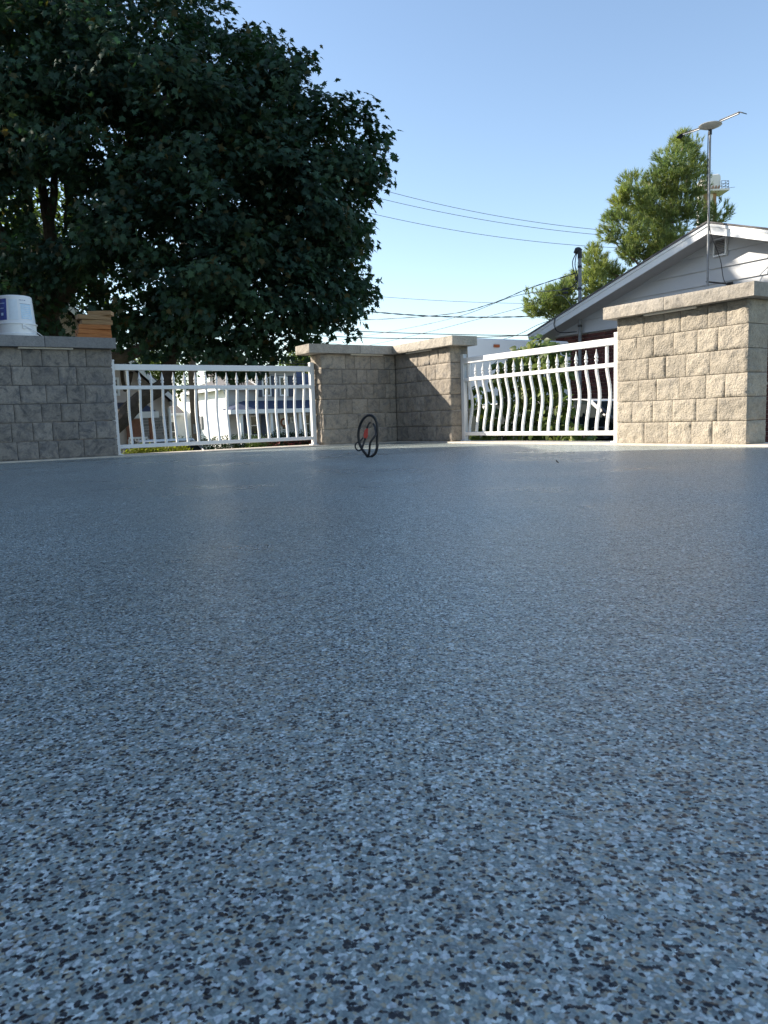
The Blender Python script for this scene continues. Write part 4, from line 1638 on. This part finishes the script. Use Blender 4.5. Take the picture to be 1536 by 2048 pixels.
for u0, hw, mt in ((1406.5, .38, 'tower'), (1417, .42, 'towerrust'), (1434, .30, 'towerrust'), (1428, .25, 'tower')):
    pt_ = tpt(u0, 384, 1.2)
    mb = MB()
    mb.box(np.array([pt_[0], pt_[1], (pt_[2] + GZ) / 2]), X * hw, Yv * .4, Z * (pt_[2] - GZ) / 2)
    mb.build('tower_leg', M[mt], tw, bevel=.05)
mb = MB()
c = tpt(1418, 377, 1.2)
for du in (1408, 1414, 1420, 1426, 1432, 1438):
    q = tpt(du, 377, .1)
    mb.box(q, X * .09, Yv * .2, Z * .45)
mb.build('tank_cradle', M['towerrust'], tw)


# ------------------------------------------------------------------ vehicles by the house
def wheel(parent, c, axis, r=.34, wdt=.22):
    axis = nrm(np.array(axis, float))
    mb = MB()
    mb.tube([c - axis * wdt / 2, c - axis * wdt * .4, c + axis * wdt * .4, c + axis * wdt / 2], [r * .93, r, r, r * .93], 24)
    ty = mb.build('wheel', M['tyre'], parent, smooth=True)
    mb = MB()
    mb.tube([c - axis * (wdt / 2 + .006), c + axis * (wdt / 2 + .006)], [r * .62, r * .62], 18)
    mb.build('rim', M['steel'], ty, smooth=True)


# box truck, rear towards the patio
T0, T1, TB, TZ0, TZ1, TLN = 2.08, 4.31, -1.175, -.42, 1.475, 2.6
tk = thing('box_truck', P((T0 + T1) / 2, TB - TLN / 2, GZ), 'white box truck parked beyond the vine, its flat rear facing the patio', 'truck')
mb = MB()
mb.prism([P(T0, TB, TZ0), P(T1, TB, TZ0), P(T1, TB, TZ1 - .06), P(T1 - .06, TB, TZ1), P(T0 + .06, TB, TZ1), P(T0, TB, TZ1 - .06)], -D2 * TLN)
mb.build('cargo_box', M['truckwhite'], tk, bevel=.02, bseg=3)
for x0, x1, y0, y1 in ((T0 + .10, T0 + .16, TZ0 + .05, TZ1 - .28), (T1 - .16, T1 - .10, TZ0 + .05, TZ1 - .28), (T0 + .16, T1 - .16, TZ1 - .32, TZ1 - .28)):
    mb = MB()
    mb.abox(x0, x1, TB, TB + .012, y0, y1)
    mb.build('door_frame', M['truckwhite'], tk, bevel=.003)
for i in range(5):
    zz0 = TZ0 + .05 + i * .30
    mb = MB()
    mb.abox(T0 + .165, T1 - .165, TB, TB + .006, zz0, zz0 + .292)
    mb.build('door_panel', M['truckwhite'], tk, bevel=.002)
q = on_b(992, 692, TB)
for da in (0, .38, .76):
    mb = MB()
    mb.abox(q[0] - .055 + da, q[0] + .055 + da, TB, TB + .03, q[2] - .022, q[2] + .022)
    if da == 0:
        mb.build('marker_light', M['orange'], tk, bevel=.006)
mb = MB()
mb.abox(T0 + .1, T1 - .1, TB - .02, TB + .12, TZ0 - .14, TZ0 - .02)
mb.build('bumper', M['steel'], tk, bevel=.01)
mb = MB()
mb.abox(T0 + .5, T1 - .5, TB - TLN - 1.4, TB - .1, TZ0 - .22, TZ0 - .01)
mb.build('chassis', M['rubber'], tk)
mb = MB()
yb = TB - TLN
mb.prism([P(T0 + .1, yb - .03, TZ0 - .3), P(T0 + .1, yb - .03, .75), P(T0 + .1, yb - .7, .75), P(T0 + .1, yb - 1.0, .15), P(T0 + .1, yb - 1.5, .0), P(T0 + .1, yb - 1.55, TZ0 - .3)], D1 * (T1 - T0 - .2))
mb.build('cab', M['truckwhite'], tk, bevel=.05)
for a_ in (T0 + .2, T1 - .2):
    for b_ in (TB - 1.0, TB - TLN - .9):
        wheel(tk, P(a_, b_, GZ + .40), D1, .40, .26)

# white sport utility car in profile, nose to the right behind the pillar
CA0, CA1 = 1.32, 3.05
cr = thing('parked_car', P(2.2, 1.3, GZ), 'white sport utility car with dark windows parked behind the vine and sunlit railing', 'car')
c_prof = [(-.95, -1.0), (-.95, -.30), (-.86, -.02), (3.15, -.22), (3.42, -.40), (3.48, -.75), (3.45, -1.0)]
c_prof = [(-.95, -1.02), (-.98, -.35), (-.90, -.04), (2.30, -.02), (3.05, -.14), (3.38, -.28), (3.46, -.6), (3.44, -1.02)]
mb = MB()
mb.prism([P(CA0, b_, z_) for b_, z_ in c_prof], D1 * (CA1 - CA0))
mb.build('body', M['carwhite'], cr, bevel=.07, bseg=3)
g_prof = [(-.88, -.045), (-.62, .34), (-.45, .43), (1.60, .44), (1.80, .41), (2.55, -.03)]
mb = MB()
lo_, hi_ = [P(CA0 + .03, b_, z_) if z_ < 0 else P(CA0 + .20, b_, z_) for b_, z_ in g_prof], [P(CA1 - .03, b_, z_) if z_ < 0 else P(CA1 - .20, b_, z_) for b_, z_ in g_prof]
n = len(lo_)
mb.v = [tuple(q) for q in lo_ + hi_]
mb.f = [tuple(range(n))[::-1], tuple(range(n, 2 * n))] + [(k_, (k_ + 1) % n, n + (k_ + 1) % n, n + k_) for k_ in range(n)]
mb.m = [0] * len(mb.f)
bmx = mb.build('greenhouse', M['carglass'], cr, bevel=.03)
mb = MB()
mb.prism([P(CA0 + .19, -.50, .435), P(CA0 + .19, 1.62, .445), P(CA0 + .22, 1.80, .415), P(CA1 - .22, 1.80, .415), P(CA1 - .19, 1.62, .445), P(CA1 - .19, -.50, .435)], Z * .012)
mb.build('roof_panel', M['carwhite'], cr, bevel=.015)
for pth in ([(1.80, .42), (2.55, -.02)], [(.95, .43), (1.02, -.03)], [(-.1, .43), (-.1, -.03)], [(-.60, .36), (-.87, -.03)]):
    (b0_, z0_), (b1_, z1_) = pth
    mb = MB()
    mb.prism([P(CA0 + .17, b0_ - .035, z0_), P(CA0 + .17, b0_ + .035, z0_), P(CA0 + .006, b1_ + .04, z1_), P(CA0 + .006, b1_ - .04, z1_)], D1 * .05)
    mb.build('window_pillar', M['rubber'], cr)
for b0_, b1_ in ((.02, 1.0), (1.04, 2.2)):
    mb = MB()
    mb.abox(CA0 - .004, CA0 + .01, b0_, b1_, -.80, -.10)
    d_ = mb.build('door', M['carwhite'], cr, bevel=.003)
    mb = MB()
    mb.abox(CA0 - .03, CA0 - .005, b0_ + .08, b0_ + .26, -.24, -.20)
    mb.build('handle', M['steel'], d_, bevel=.004)
for b_ in (-.05, 2.55):
    for a_ in (CA0 + .06, CA1 - .06):
        wheel(cr, P(a_, b_, GZ + .35), D1, .35, .22)
mb = MB()
mb.abox(CA0 - .12, CA0 + .01, 2.05, 2.25, .0, .13)
mb.build('side_mirror', M['rubber'], cr, bevel=.03)
for a_ in (CA0 + .15, CA1 - .45):
    mb = MB()
    mb.abox(a_, a_ + .3, 3.40, 3.475, -.46, -.33)
    mb.build('headlight', M['glass'], cr, bevel=.02)

# silver sedan below the left railing
sb0 = at(333, 890, 15.5)
sb0[2] = GZ
sdn = thing('parked_car', sb0, 'silver sedan parked below the left railing, only its roof and windscreen showing', 'car')
fx = nrm(np.array([-sb0[0], -sb0[1], 0])) * 1.0
fx = nrm(np.array([.35, -.94, 0]))        # nose direction
rx = np.array([-fx[1], fx[0], 0])


def sp(l, w_, z_):
    return sb0 + fx * l + rx * w_ + Z * z_


def loft_body(name, mat, secs, parent, bevel=0.0):
    "secs: list of (l, halfwidth bottom, z bottom, halfwidth top, z top)"
    mb = MB()
    for (l, hb, z0_, ht_, z1_) in secs:
        mb.v += [tuple(sp(l, -hb, z0_)), tuple(sp(l, hb, z0_)), tuple(sp(l, ht_, z1_)), tuple(sp(l, -ht_, z1_))]
    for k_ in range(len(secs) - 1):
        for j in range(4):
            a, b_ = k_ * 4 + j, k_ * 4 + (j + 1) % 4
            mb.f.append((a, b_, b_ + 4, a + 4))
    mb.f += [(3, 2, 1, 0), tuple(range(len(mb.v) - 4, len(mb.v)))]
    mb.m = [0] * len(mb.f)
    # orientation fixed with bmesh below
    o = mb.build(name, mat, parent, bevel=bevel)
    bm = bmesh.new()
    bm.from_mesh(o.data)
    bmesh.ops.recalc_face_normals(bm, faces=bm.faces)
    bm.to_mesh(o.data)
    bm.free()
    return o


loft_body('body', M['carsilver'], [(-2.2, .75, .25, .70, .85), (-2.05, .86, .2, .80, .95), (-.2, .88, .2, .84, .93), (1.0, .88, .2, .82, .90), (2.0, .86, .2, .76, .76), (2.3, .7, .25, .62, .6)], sdn, .06)
loft_body('greenhouse', M['carglass'], [(-1.75, .74, .90, .70, .93), (-1.0, .78, .9, .56, 1.31), (-.2, .80, .9, .58, 1.335), (.25, .79, .9, .55, 1.30), (1.1, .76, .88, .72, .91)], sdn, .03)
loft_body('roof_panel', M['carsilver'], [(-1.02, .54, 1.315, .50, 1.335), (-.2, .58, 1.338, .54, 1.362), (.27, .55, 1.302, .51, 1.325)], sdn, .01)
for sgn in (-1, 1):
    mb = MB()
    mb.tube([sp(.25, .555 * sgn, 1.305), sp(.7, .66 * sgn, 1.11), sp(1.12, .745 * sgn, .905)], .028, 6)
    mb.build('windscreen_pillar', M['carsilver'], sdn, smooth=True)
    mb = MB()
    mb.tube([sp(-1.0, .57 * sgn, 1.315), sp(-1.75, .72 * sgn, .92)], .035, 6)
    mb.build('rear_pillar', M['carsilver'], sdn, smooth=True)
    for l in (-1.35, 1.4):
        wheel(sdn, sp(l, .80 * sgn, .32), rx, .32, .2)
    mb = MB()
    mb.box(sp(2.2, .55 * sgn, .62), rx * .16, fx * .06, Z * .06)
    mb.build('headlight', M['glass'], sdn, bevel=.02)
    mb = MB()
    mb.box(sp(.85, .93 * sgn, .98), rx * .09, fx * .04, Z * .06)
    mb.build('side_mirror', M['carsilver'], sdn, bevel=.02)


# ------------------------------------------------------------------ far houses
def lap_siding(name, mat, parent, fpt, ax, nr, s0, s1, z0, z1, pitch=.2, topfn=None):
    "lapped boards as one wall: each course a thin slanted strip standing proud of the one above"
    mb = MB()
    z = z0
    while z < z1 - .02:
        zt = min(z + pitch, z1)
        a0 = s0 if topfn is None else topfn(z, 0)
        a1 = s1 if topfn is None else topfn(z, 1)
        if a1 - a0 > .1:
            p0, p1 = fpt(a0) + Z * z, fpt(a1) + Z * z
            q0, q1 = fpt(a0) + Z * zt, fpt(a1) + Z * zt
            mb.poly([p0 + nr * .035, p1 + nr * .035, q1 + nr * .004, q0 + nr * .004])
            mb.poly([p0, p1, p1 + nr * .035, p0 + nr * .035])
        z = zt
    o = mb.build(name, mat, parent)
    o['kind'] = 'stuff'
    return o


def window(parent, fpt, ax, nr, s0, s1, z0, z1, fw=.07, mull=True, frame='fascia'):
    mb = MB()
    for (x0, x1, y0, y1) in ((s0, s1, z0, z0 + fw), (s0, s1, z1 - fw, z1), (s0, s0 + fw, z0 + fw, z1 - fw), (s1 - fw, s1, z0 + fw, z1 - fw)):
        c = fpt((x0 + x1) / 2) + Z * (y0 + y1) / 2 + nr * .03
        mb.box(c, ax * (x1 - x0) / 2, nr * .035, Z * (y1 - y0) / 2)
    if mull:
        mb.box(fpt((s0 + s1) / 2) + Z * (z0 + z1) / 2 + nr * .02, ax * (s1 - s0 - 2 * fw) / 2, nr * .02, Z * .025)
    w_ = mb.build('window', M[frame], parent)
    mb = MB()
    mb.box(fpt((s0 + s1) / 2) + Z * (z0 + z1) / 2 + nr * .008, ax * ((s1 - s0) / 2 - fw), nr * .006, Z * ((z1 - z0) / 2 - fw))
    mb.build('pane', M['glass'], w_)
    return w_


# house A: beige gable house
HB = -17.2


def ha(u, v, b=HB):
    return on_b(u, v, b)


e0 = ha(345, 803)
ca_ = ha(337, 800)
pkA = (ca_[0] - 3.6)
hA = thing('beige_house', P(pkA, HB - 4, GZ), 'beige sided gable house with grey stone base, seen through the left end of the railing', 'house')
fH = lambda s: P(s, HB)
sA = (ha(270, 737)[2] - e0[2]) / abs(ha(270, 737)[0] - e0[0])
zst = ha(310, 832)[2]
a_r, a_l = ca_[0], pkA - 3.6
zev = e0[2]
mb = MB()
pkz = zev + sA * (e0[0] - pkA)
mb.prism([P(a_l, HB - .03, GZ), P(a_r, HB - .03, GZ), P(a_r, HB - .03, zev + .05), P(pkA, HB - .03, pkz - .15), P(a_l, HB - .03, zev + .05)], -D2 * 8)
mb.build('wall', M['beige'], hA)
lap_siding('siding', M['beige'], hA, fH, D1, D2, a_l, a_r, zst, pkz - .3, .115,
           lambda z, k_: (max(a_l, pkA - (pkz - .2 - z) / sA) if k_ == 0 else min(a_r, pkA + (pkz - .2 - z) / sA)))
for sg in (-1, 1):
    ee = pkA + sg * (e0[0] - pkA)
    mb = MB()
    mb.prism([P(pkA, HB + .45, pkz), P(ee, HB + .45, zev), P(ee, HB + .45, zev + .12), P(pkA, HB + .45, pkz + .12)], -D2 * 9)
    mb.build('roof', M['shingle'], hA)
    mb = MB()
    mb.prism([P(pkA, HB + .48, pkz - .14), P(ee, HB + .48, zev - .14), P(ee, HB + .48, zev + .05), P(pkA, HB + .48, pkz + .05)], -D2 * .028)
    mb.build('rake_board', M['fascia'], hA)
    mb = MB()
    mb.abox(*sorted((ee, ee - sg * .1)), HB - 8, HB + .44, zev - .14, zev - .005)
    mb.build('gutter', M['fascia'], hA)
mb = MB()
mb.tube([P(a_r - .03, HB + .08, zev - .2), P(a_r - .03, HB + .08, GZ)], .05, 6)
mb.build('downspout', M['fascia'], hA)
# stone base in separate stones
sz0 = GZ
sme = MB()
sme.box((0, 0, 0), (.5, 0, 0), (0, .04, 0), (0, 0, .5))
stm = bpy.data.meshes.new('stone')
stm.from_pydata(sme.v, [], sme.f)
stm.materials.append(M['fieldstone'])
s_l = ha(284, 850)[0]
zr = zst - .01
nstone = 0
while zr > GZ + .3 and nstone < 290:
    hh = random.choice((.09, .11, .13))
    s = s_l + random.uniform(-.1, 0)
    while s < a_r - .06:
        ww = random.uniform(.22, .42)
        ww = min(ww, a_r - s)
        if ww > .1 and nstone < 290:
            o = link('stone', stm, hA, P(s + ww / 2, HB + random.uniform(.0, .02), zr - hh / 2), ROTZ)
            o.scale = (ww - .02, 1, hh - .018)
            nstone += 1
        s += ww
    zr -= hh
# small porch at its left
pL, pR = ha(205, 830)[0], ha(287, 830)[0]
pz = ha(262, 829)[2]
mb = MB()
mb.prism([P(pL, HB + .02, pz + .38), P(pL, HB + 1.5, pz + .04), P(pL, HB + 1.5, pz), P(pL, HB + .02, pz)], D1 * (pR - pL))
mb.build('porch_roof', M['shutter'], hA)
mb = MB()
mb.abox(pL - .04, pR + .04, HB + 1.5, HB + 1.56, pz - .14, pz + .05)
mb.build('porch_fascia', M['fascia'], hA)
mb = MB()
mb.abox(ha(253, 860)[0], ha(281, 860)[0], HB, HB + .06, GZ, pz - .15)
mb.build('entry_brick', M['rust'], hA)
mb = MB()
q = ha(279, 860)
mb.abox(q[0] - .07, q[0] + .07, HB + 1.35, HB + 1.49, GZ, pz - .14)
mb.build('porch_post', M['rust'], hA)
mb = MB()
q0, q1 = ha(235, 878), ha(278, 884)
for zz0 in (q1[2], q1[2] + .12):
    mb.abox(q0[0], q1[0] - .1, HB + 1.38, HB + 1.44, zz0, zz0 + .06)
for k_ in range(7):
    s = q0[0] + (q1[0] - .1 - q0[0]) * k_ / 6
    mb.abox(s - .025, s + .025, HB + 1.39, HB + 1.43, GZ, q1[2] + .12)
mb.build('porch_rail', M['fascia'], hA)
window(hA, fH, D1, D2, ha(222, 770)[0], ha(238, 770)[0], ha(230, 792)[2], ha(230, 755)[2])

# house B: white sunlit side, grey facade with navy shutters and blue porch roof
BB = None
cB = at(455, 850, 45.0)
bB = float((cB - C0) @ D2)
aB = float((cB - C0) @ D1)


def hb(u, v, b=None):
    return on_b(u, v, bB if b is None else b)


hB = thing('white_house', P(aB + 4, bB - 4, GZ), 'white and grey two-storey house with navy shutters and blue porch roof across the street', 'house')
fB_ = lambda s: P(s, bB)
zw = hb(480, 777)[2]            # wing eave
a2 = hb(512, 800)[0]            # start of the two-storey block
a3 = hb(592, 800)[0]
a4 = a3 + 4.5
zt2 = hb(550, 737)[2]
depth = 7.6
mb = MB()
mb.abox(aB, a2, bB - depth, bB - .04, GZ, zw)
mb.build('wall', M['whitewall'], hB)
mb = MB()
mb.abox(a2, a3, bB - depth, bB + .16, GZ, zt2)
mb.build('upper_wall', M['greysiding'], hB)
mb = MB()
mb.abox(a3, a4, bB - depth, bB - .04, GZ, hb(610, 774)[2])
mb.build('side_wall', M['greysiding'], hB)
lap_siding('siding', M['greysiding'], hB, fB_, D1, D2, aB + .12, a2, GZ + .3, zw, .22)
lap_siding('siding', M['greysiding'], hB, lambda s: P(s, bB + .17), D1, D2, a2, a3, GZ + .3, zt2, .22)
lap_siding('siding', M['greysiding'], hB, fB_, D1, D2, a3, a4, GZ + .3, hb(610, 774)[2], .22)
# wing hip roof
ov = .45
rz = hb(480, 737, bB - 3.6)[2]
r0, r1 = aB + 2.9, a2 + 1.5
ev = [P(aB - ov, bB + ov, zw + .05), P(a2 + .2, bB + ov, zw + .05), P(a2 + .2, bB - depth - ov, zw + .05), P(aB - ov, bB - depth - ov, zw + .05)]
rd = [P(r0, bB - depth / 2, rz), P(r1, bB - depth / 2, rz)]
mb = MB()
mb.v = [tuple(q) for q in ev + rd]
mb.f = [(0, 1, 5, 4), (2, 3, 4, 5), (3, 0, 4), (1, 2, 5), (3, 2, 1, 0)]
mb.m = [0] * 5
mb.build('roof', M['shingle'], hB)
mb = MB()
mb.abox(aB - ov - .03, a2 + .2, bB + ov, bB + ov + .1, zw - .10, zw + .06)
mb.abox(aB - ov - .1, aB - ov, bB - depth - ov, bB + ov + .1, zw - .10, zw + .06)
mb.build('gutter', M['fascia'], hB)
mb = MB()
mb.abox(aB - ov + .005, a2, bB - depth, bB + ov - .005, zw - .04, zw + .02)
mb.build('soffit_panel', M['soffit'], hB)
mb = MB()
mb.tube([P(aB - .3, bB + .4, zw - .1), P(aB + .04, bB + .12, zw - .5), P(aB + .04, bB + .12, GZ)], .06, 6)
mb.build('downspout', M['fascia'], hB)
# meter box on the sunlit side
q = on_a(445, 845, aB)
mb = MB()
mb.abox(aB - .12, aB - .002, -0.3 + bB - 4.4, bB - 4.4 + .3, .1, .9)
mb.build('meter_box', M['steel'], hB)
# two-storey roof
mb = MB()
mb.prism([P(a2 - .4, bB + .7, zt2 - .02), P(a2 - .4, bB - depth - .5, zt2 - .02), P(a2 - .4, bB - depth / 2, zt2 + .4)], D1 * (a3 - a2 + .8))
mb.build('upper_roof', M['shingle'], hB)
mb = MB()
mb.abox(a2 - .43, a3 + .43, bB + .7, bB + .8, zt2 - .14, zt2 + .02)
mb.build('upper_gutter', M['fascia'], hB)
# navy lean-to roof of the right part
zr3 = hb(610, 772)[2]
mb = MB()
mb.v = [tuple(q) for q in [P(a3 + .01, bB + .5, zr3 + .05), P(a4 + .3, bB + .5, zr3 + .05), P(a4 + .3, bB - depth, zr3 + .05), P(a3 + .01, bB - depth, zr3 + .05), P(a3 + .01, bB - 2.2, zr3 + 1.35), P(a4 - 1.8, bB - 2.6, zr3 + .8)]]
mb.f = [(0, 1, 5, 4), (1, 2, 5), (2, 3, 4, 5), (3, 0, 4), (3, 2, 1, 0)]
mb.m = [0] * 5
mb.build('navy_roof', M['shingle_blue'], hB)
mb = MB()
mb.abox(a3 + .01, a4 + .3, bB + .5, bB + .6, zr3 - .08, zr3 + .06)
mb.build('side_gutter', M['fascia'], hB)
# upper windows and shutters
for (u0, u1) in ((520.5, 538.5), (555, 572)):
    s0, s1 = hb(u0, 770)[0], hb(u1, 770)[0]
    z0_, z1_ = hb(530, 793)[2], hb(530, 753)[2]
    fW = lambda s: P(s, bB + .21)
    window(hB, fW, D1, D2, s0, s1, z0_, z1_, .09)
for (u0, u1) in ((512.5, 519.5), (540, 551), (574, 586)):
    s0, s1 = hb(u0, 770)[0], hb(u1, 770)[0]
    mb = MB()
    mb.abox(s0, s1, bB + .21, bB + .27, hb(530, 794)[2], hb(530, 752)[2])
    sh = mb.build('shutter', M['shutter'], hB)
# porch
pz0 = hb(540, 821, bB + 1.9)[2]
pa0, pa1 = hb(457, 820, bB + 1.9)[0], a4
mb = MB()
zt_ = pz0 + .62
mb.v = [tuple(q) for q in [P(pa0, bB + 2.2, pz0 + .06), P(pa1, bB + 2.2, pz0 + .06), P(pa1, bB + .24, zt_), P(pa0 + 1.6, bB + .24, zt_), P(pa0, bB + .24, pz0 + .06), P(pa1, bB + .24, pz0 + .06)]]
mb.f = [(0, 1, 2, 3), (0, 3, 4), (1, 5, 2), (0, 4, 5, 1), (4, 3, 2, 5)]
mb.m = [0] * 5
mb.build('porch_roof', M['shingle_blue'], hB)
mb = MB()
mb.abox(pa0 - .05, pa1, bB + 2.2, bB + 2.3, pz0 - .16, pz0 + .08)
mb.abox(pa0 - .06, pa0 + .04, bB + .25, bB + 2.19, pz0 - .16, pz0 + .08)
mb.build('porch_fascia', M['fascia'], hB)
for u0 in (483, 543, 600):
    s = on_b(u0, 850, bB + 2.05)[0]
    mb = MB()
    mb.abox(s - .08, s + .08, bB + 1.97, bB + 2.13, GZ + .3, pz0 - .02)
    mb.build('porch_post', M['fascia'], hB, bevel=.01)
mb = MB()
mb.abox(pa0, pa1, bB + .25, bB + 2.25, GZ - .1, GZ + .3)
mb.build('porch_deck', M['drive'], hB)
zsb, zst_ = hb(510, 873, bB + .1)[2], hb(510, 830, bB + .1)[2]
fW = lambda s: P(s, bB + .05)
window(hB, fW, D1, D2, hb(498, 850)[0], hb(518, 850)[0], max(zsb, GZ + .9), zst_, .1)
fW2 = lambda s: P(s, bB + .21)
for (u0, u1) in ((487, 495), (519.5, 528)):
    s0, s1 = hb(u0, 850)[0], hb(u1, 850)[0]
    bb = bB + (.05 if s1 < a2 else .21)
    mb = MB()
    mb.abox(s0, s1, bb, bb + .06, max(zsb, GZ + .9), zst_)
    mb.build('shutter', M['shutter'], hB)
# front door with a wreath
d0, d1_ = hb(557, 850)[0], hb(573, 850)[0]
mb = MB()
mb.abox(d0, d1_, bB + .21, bB + .27, GZ + .3, zst_)
dr = mb.build('door', M['whitewall'], hB)
mb = MB()
mb.abox(d0 + .14, d1_ - .14, bB + .27, bB + .28, .1, zst_ - .9)
mb.build('door_glass', M['glass'], dr)
mb = MB()
wc = P((d0 + d1_) / 2, bB + .30, zst_ - .5)
mb.tube([wc + D1 * .22 * math.cos(t) + Z * .22 * math.sin(t) for t in np.linspace(0, 6.283, 17)], .06, 6)
mb.build('wreath', M['rust'], dr, smooth=True)
window(hB, fW2, D1, D2, hb(577, 850)[0], hb(585, 850)[0], .3, zst_ - .2, .08)
window(hB, fW, D1, D2, hb(602, 850)[0], hb(620, 850)[0], max(zsb, GZ + .9), zst_, .1)
for (u0, u1) in ((594, 600), (621.5, 628)):
    s0, s1 = hb(u0, 850)[0], hb(u1, 850)[0]
    mb = MB()
    mb.abox(s0, s1, bB + .05, bB + .11, max(zsb, GZ + .9), zst_)
    mb.build('shutter', M['shutter'], hB)
# low wing behind, left
zl = on_a(352, 826, aB - .0)[2]
la = on_b(338, 830, bB - depth - .5)[0]
mb = MB()
la0 = aB - 2.6
mb.abox(la0, aB - .02, bB - depth - 3.5, bB - depth + 1.2, GZ, 1.15)
mb.build('low_wing_wall', M['whitewall'], hB)
mb = MB()
mb.prism([P(la0 - .35, bB - depth + 1.55, 1.14), P(aB - .46, bB - depth + 1.55, 1.14), P(aB - .46, bB - depth - 1, 2.0), P(la0 - .35, bB - depth - 1, 2.0)], -Z * .12)
mb.build('low_wing_roof', M['shingle'], hB)
mb = MB()
mb.abox(la0 - .36, aB - .46, bB - depth + 1.56, bB - depth + 1.66, 1.0, 1.16)
mb.build('low_wing_gutter', M['fascia'], hB)
fL = lambda s: P(s, bB - depth + 1.21)
window(hB, fL, D1, D2, la0 + .5, la0 + 1.6, -.75, .7, .1)

# shrubs and flower pots in front of house B
lawn_h = [(P(aB - 4 + i * .55, bB + 3.2 + random.uniform(-.1, .1), GZ + .55), .55) for i in range(17)]
blob_plant('clipped_hedge', 'dark green clipped hedge in front of the far white house', 'hedge', P(aB, bB + 3.2, GZ), lawn_h, M['darkshrub'], 2600, .10, SL)
for i, (u, rr, mt, lab) in enumerate(((511, .62, 'bushy', 'small bright green bush before the porch of the far house'), (527, .45, 'flower', 'red flower pot plant nearest the bright green bush by the far porch'),
                                      (570, .62, 'flower', 'wide dark red flowering shrub before the door of the far house'), (614, .62, 'flower', 'red flowering shrub right of the door, before the far porch window'))):
    q = hb(u, 888, bB + 4.2)
    blob_plant('flowering_shrub' if mt == 'flower' else 'round_bush', lab, 'shrub', P(q[0], bB + 4.2, GZ), [(P(q[0], bB + 4.2, GZ + .35 + .0), rr), (P(q[0] + .3, bB + 4.3, GZ + .3), rr * .8)],
               M[mt], 2200 if mt != 'flower' else 700, .11, SL)
for i, (u, rr) in enumerate(((570, .7), (614, .7))):
    q = hb(u, 888, bB + 3.7)
    blob_plant('dark_bush', 'dark green bush behind the %s red flowers at the far porch' % ('left' if i == 0 else 'right'), 'shrub', P(q[0], bB + 3.6, GZ), [(P(q[0] - .3, bB + 3.6, GZ + .5), rr), (P(q[0] + .5, bB + 3.6, GZ + .5), rr * .9)],
               M['darkshrub'], 2200, .11, SL)

# background trees
for (u, v, Y, lob_, lab, mt) in (
        (318, 770, 38, [(318, 750, 1.1), (330, 720, 1.3), (310, 790, .9), (335, 775, .9), (300, 735, 1.0), (345, 740, 1.2)], 'leafy tree between the beige house and the white house', 'bushy'),
        (610, 760, 75, [(600, 720, 1.6), (622, 728, 1.8), (640, 735, 1.9), (585, 733, 1.4), (618, 750, 2.2)], 'yellow-green tree far behind the white house, left of the corner wall', 'bushy'),
        (95, 500, 30, [(90, 420, 1.6), (60, 480, 1.8), (120, 500, 1.8), (10, 520, 1.8), (80, 570, 2.0), (150, 590, 1.6), (30, 620, 2.0), (-40, 560, 2.0)], 'yellow-green tree seen through gaps behind the maple stems', 'bushy')):
    bs = at(u, 850, Y)
    bs[2] = GZ
    bl_ = [(at(a_, b_, Y), r_) for a_, b_, r_ in lob_]
    blob_plant('background_tree', lab, 'tree', bs, bl_, M[mt], 420 if Y < 60 else 300, .20 if Y < 60 else .34, SL, trunk=[bs, (bs + bl_[0][0]) / 2, bl_[0][0]], group='trees beyond the houses', trunkr=.18)

# ------------------------------------------------------------------ unseen house added left of the frame to shade the patio
oh = thing('shade_house', P(-7.5, 8, GZ), 'plain brick house added out of view left of the patio to shade its floor', 'house')
OX0, OX1, OY0, OY1, OZ = -15.0, -5.35, -8.0, 7.42, 5.2
mb = MB()
mb.prism([(OX0, OY0, GZ), (OX1, OY0, GZ), (OX1, OY1, GZ), (OX0, OY1, GZ)], (0, 0, OZ - GZ))
mb.build('wall', M['housebrick'], oh)
mb = MB()
mb.v = [(OX0 - .4, OY0 - .4, OZ), (OX1 + .3, OY0 - .4, OZ), (OX1 + .3, OY1 + .1, OZ), (OX0 - .4, OY1 + .1, OZ), ((OX0 + OX1) / 2, OY0 + 4, OZ + 2.2), ((OX0 + OX1) / 2, OY1 - 4, OZ + 2.2)]
mb.f = [(0, 1, 4), (1, 2, 5, 4), (2, 3, 5), (3, 0, 4, 5), (3, 2, 1, 0)]
mb.m = [0] * 5
mb.build('roof', M['shingle'], oh)
mb = MB()
mb.prism([(-10.5, OY1 + .11, GZ), (-5.42, OY1 + .11, GZ), (-5.42, 9.0, GZ), (-10.5, 9.0, GZ)], (0, 0, 3.6 - GZ))
mb.build('shade_wing', M['housebrick'], oh)  # low unseen wing added to shade the far floor, leaving the pillar sunlit
mb = MB()
mb.prism([(-10.7, OY1 + .11, 3.6), (-5.36, OY1 + .11, 3.6), (-5.36, 9.06, 3.6), (-10.7, 9.06, 3.6)], (0, 0, .12))
mb.build('shade_wing_roof', M['shingle'], oh)
for y in (-4.5, -1.0, 2.5, 5.5):
    for z_ in (.6, 3.2):
        window(oh, lambda s: np.array([OX1 + .005, s, 0]), Yv, X, y, y + 1.2, z_, z_ + 1.3)
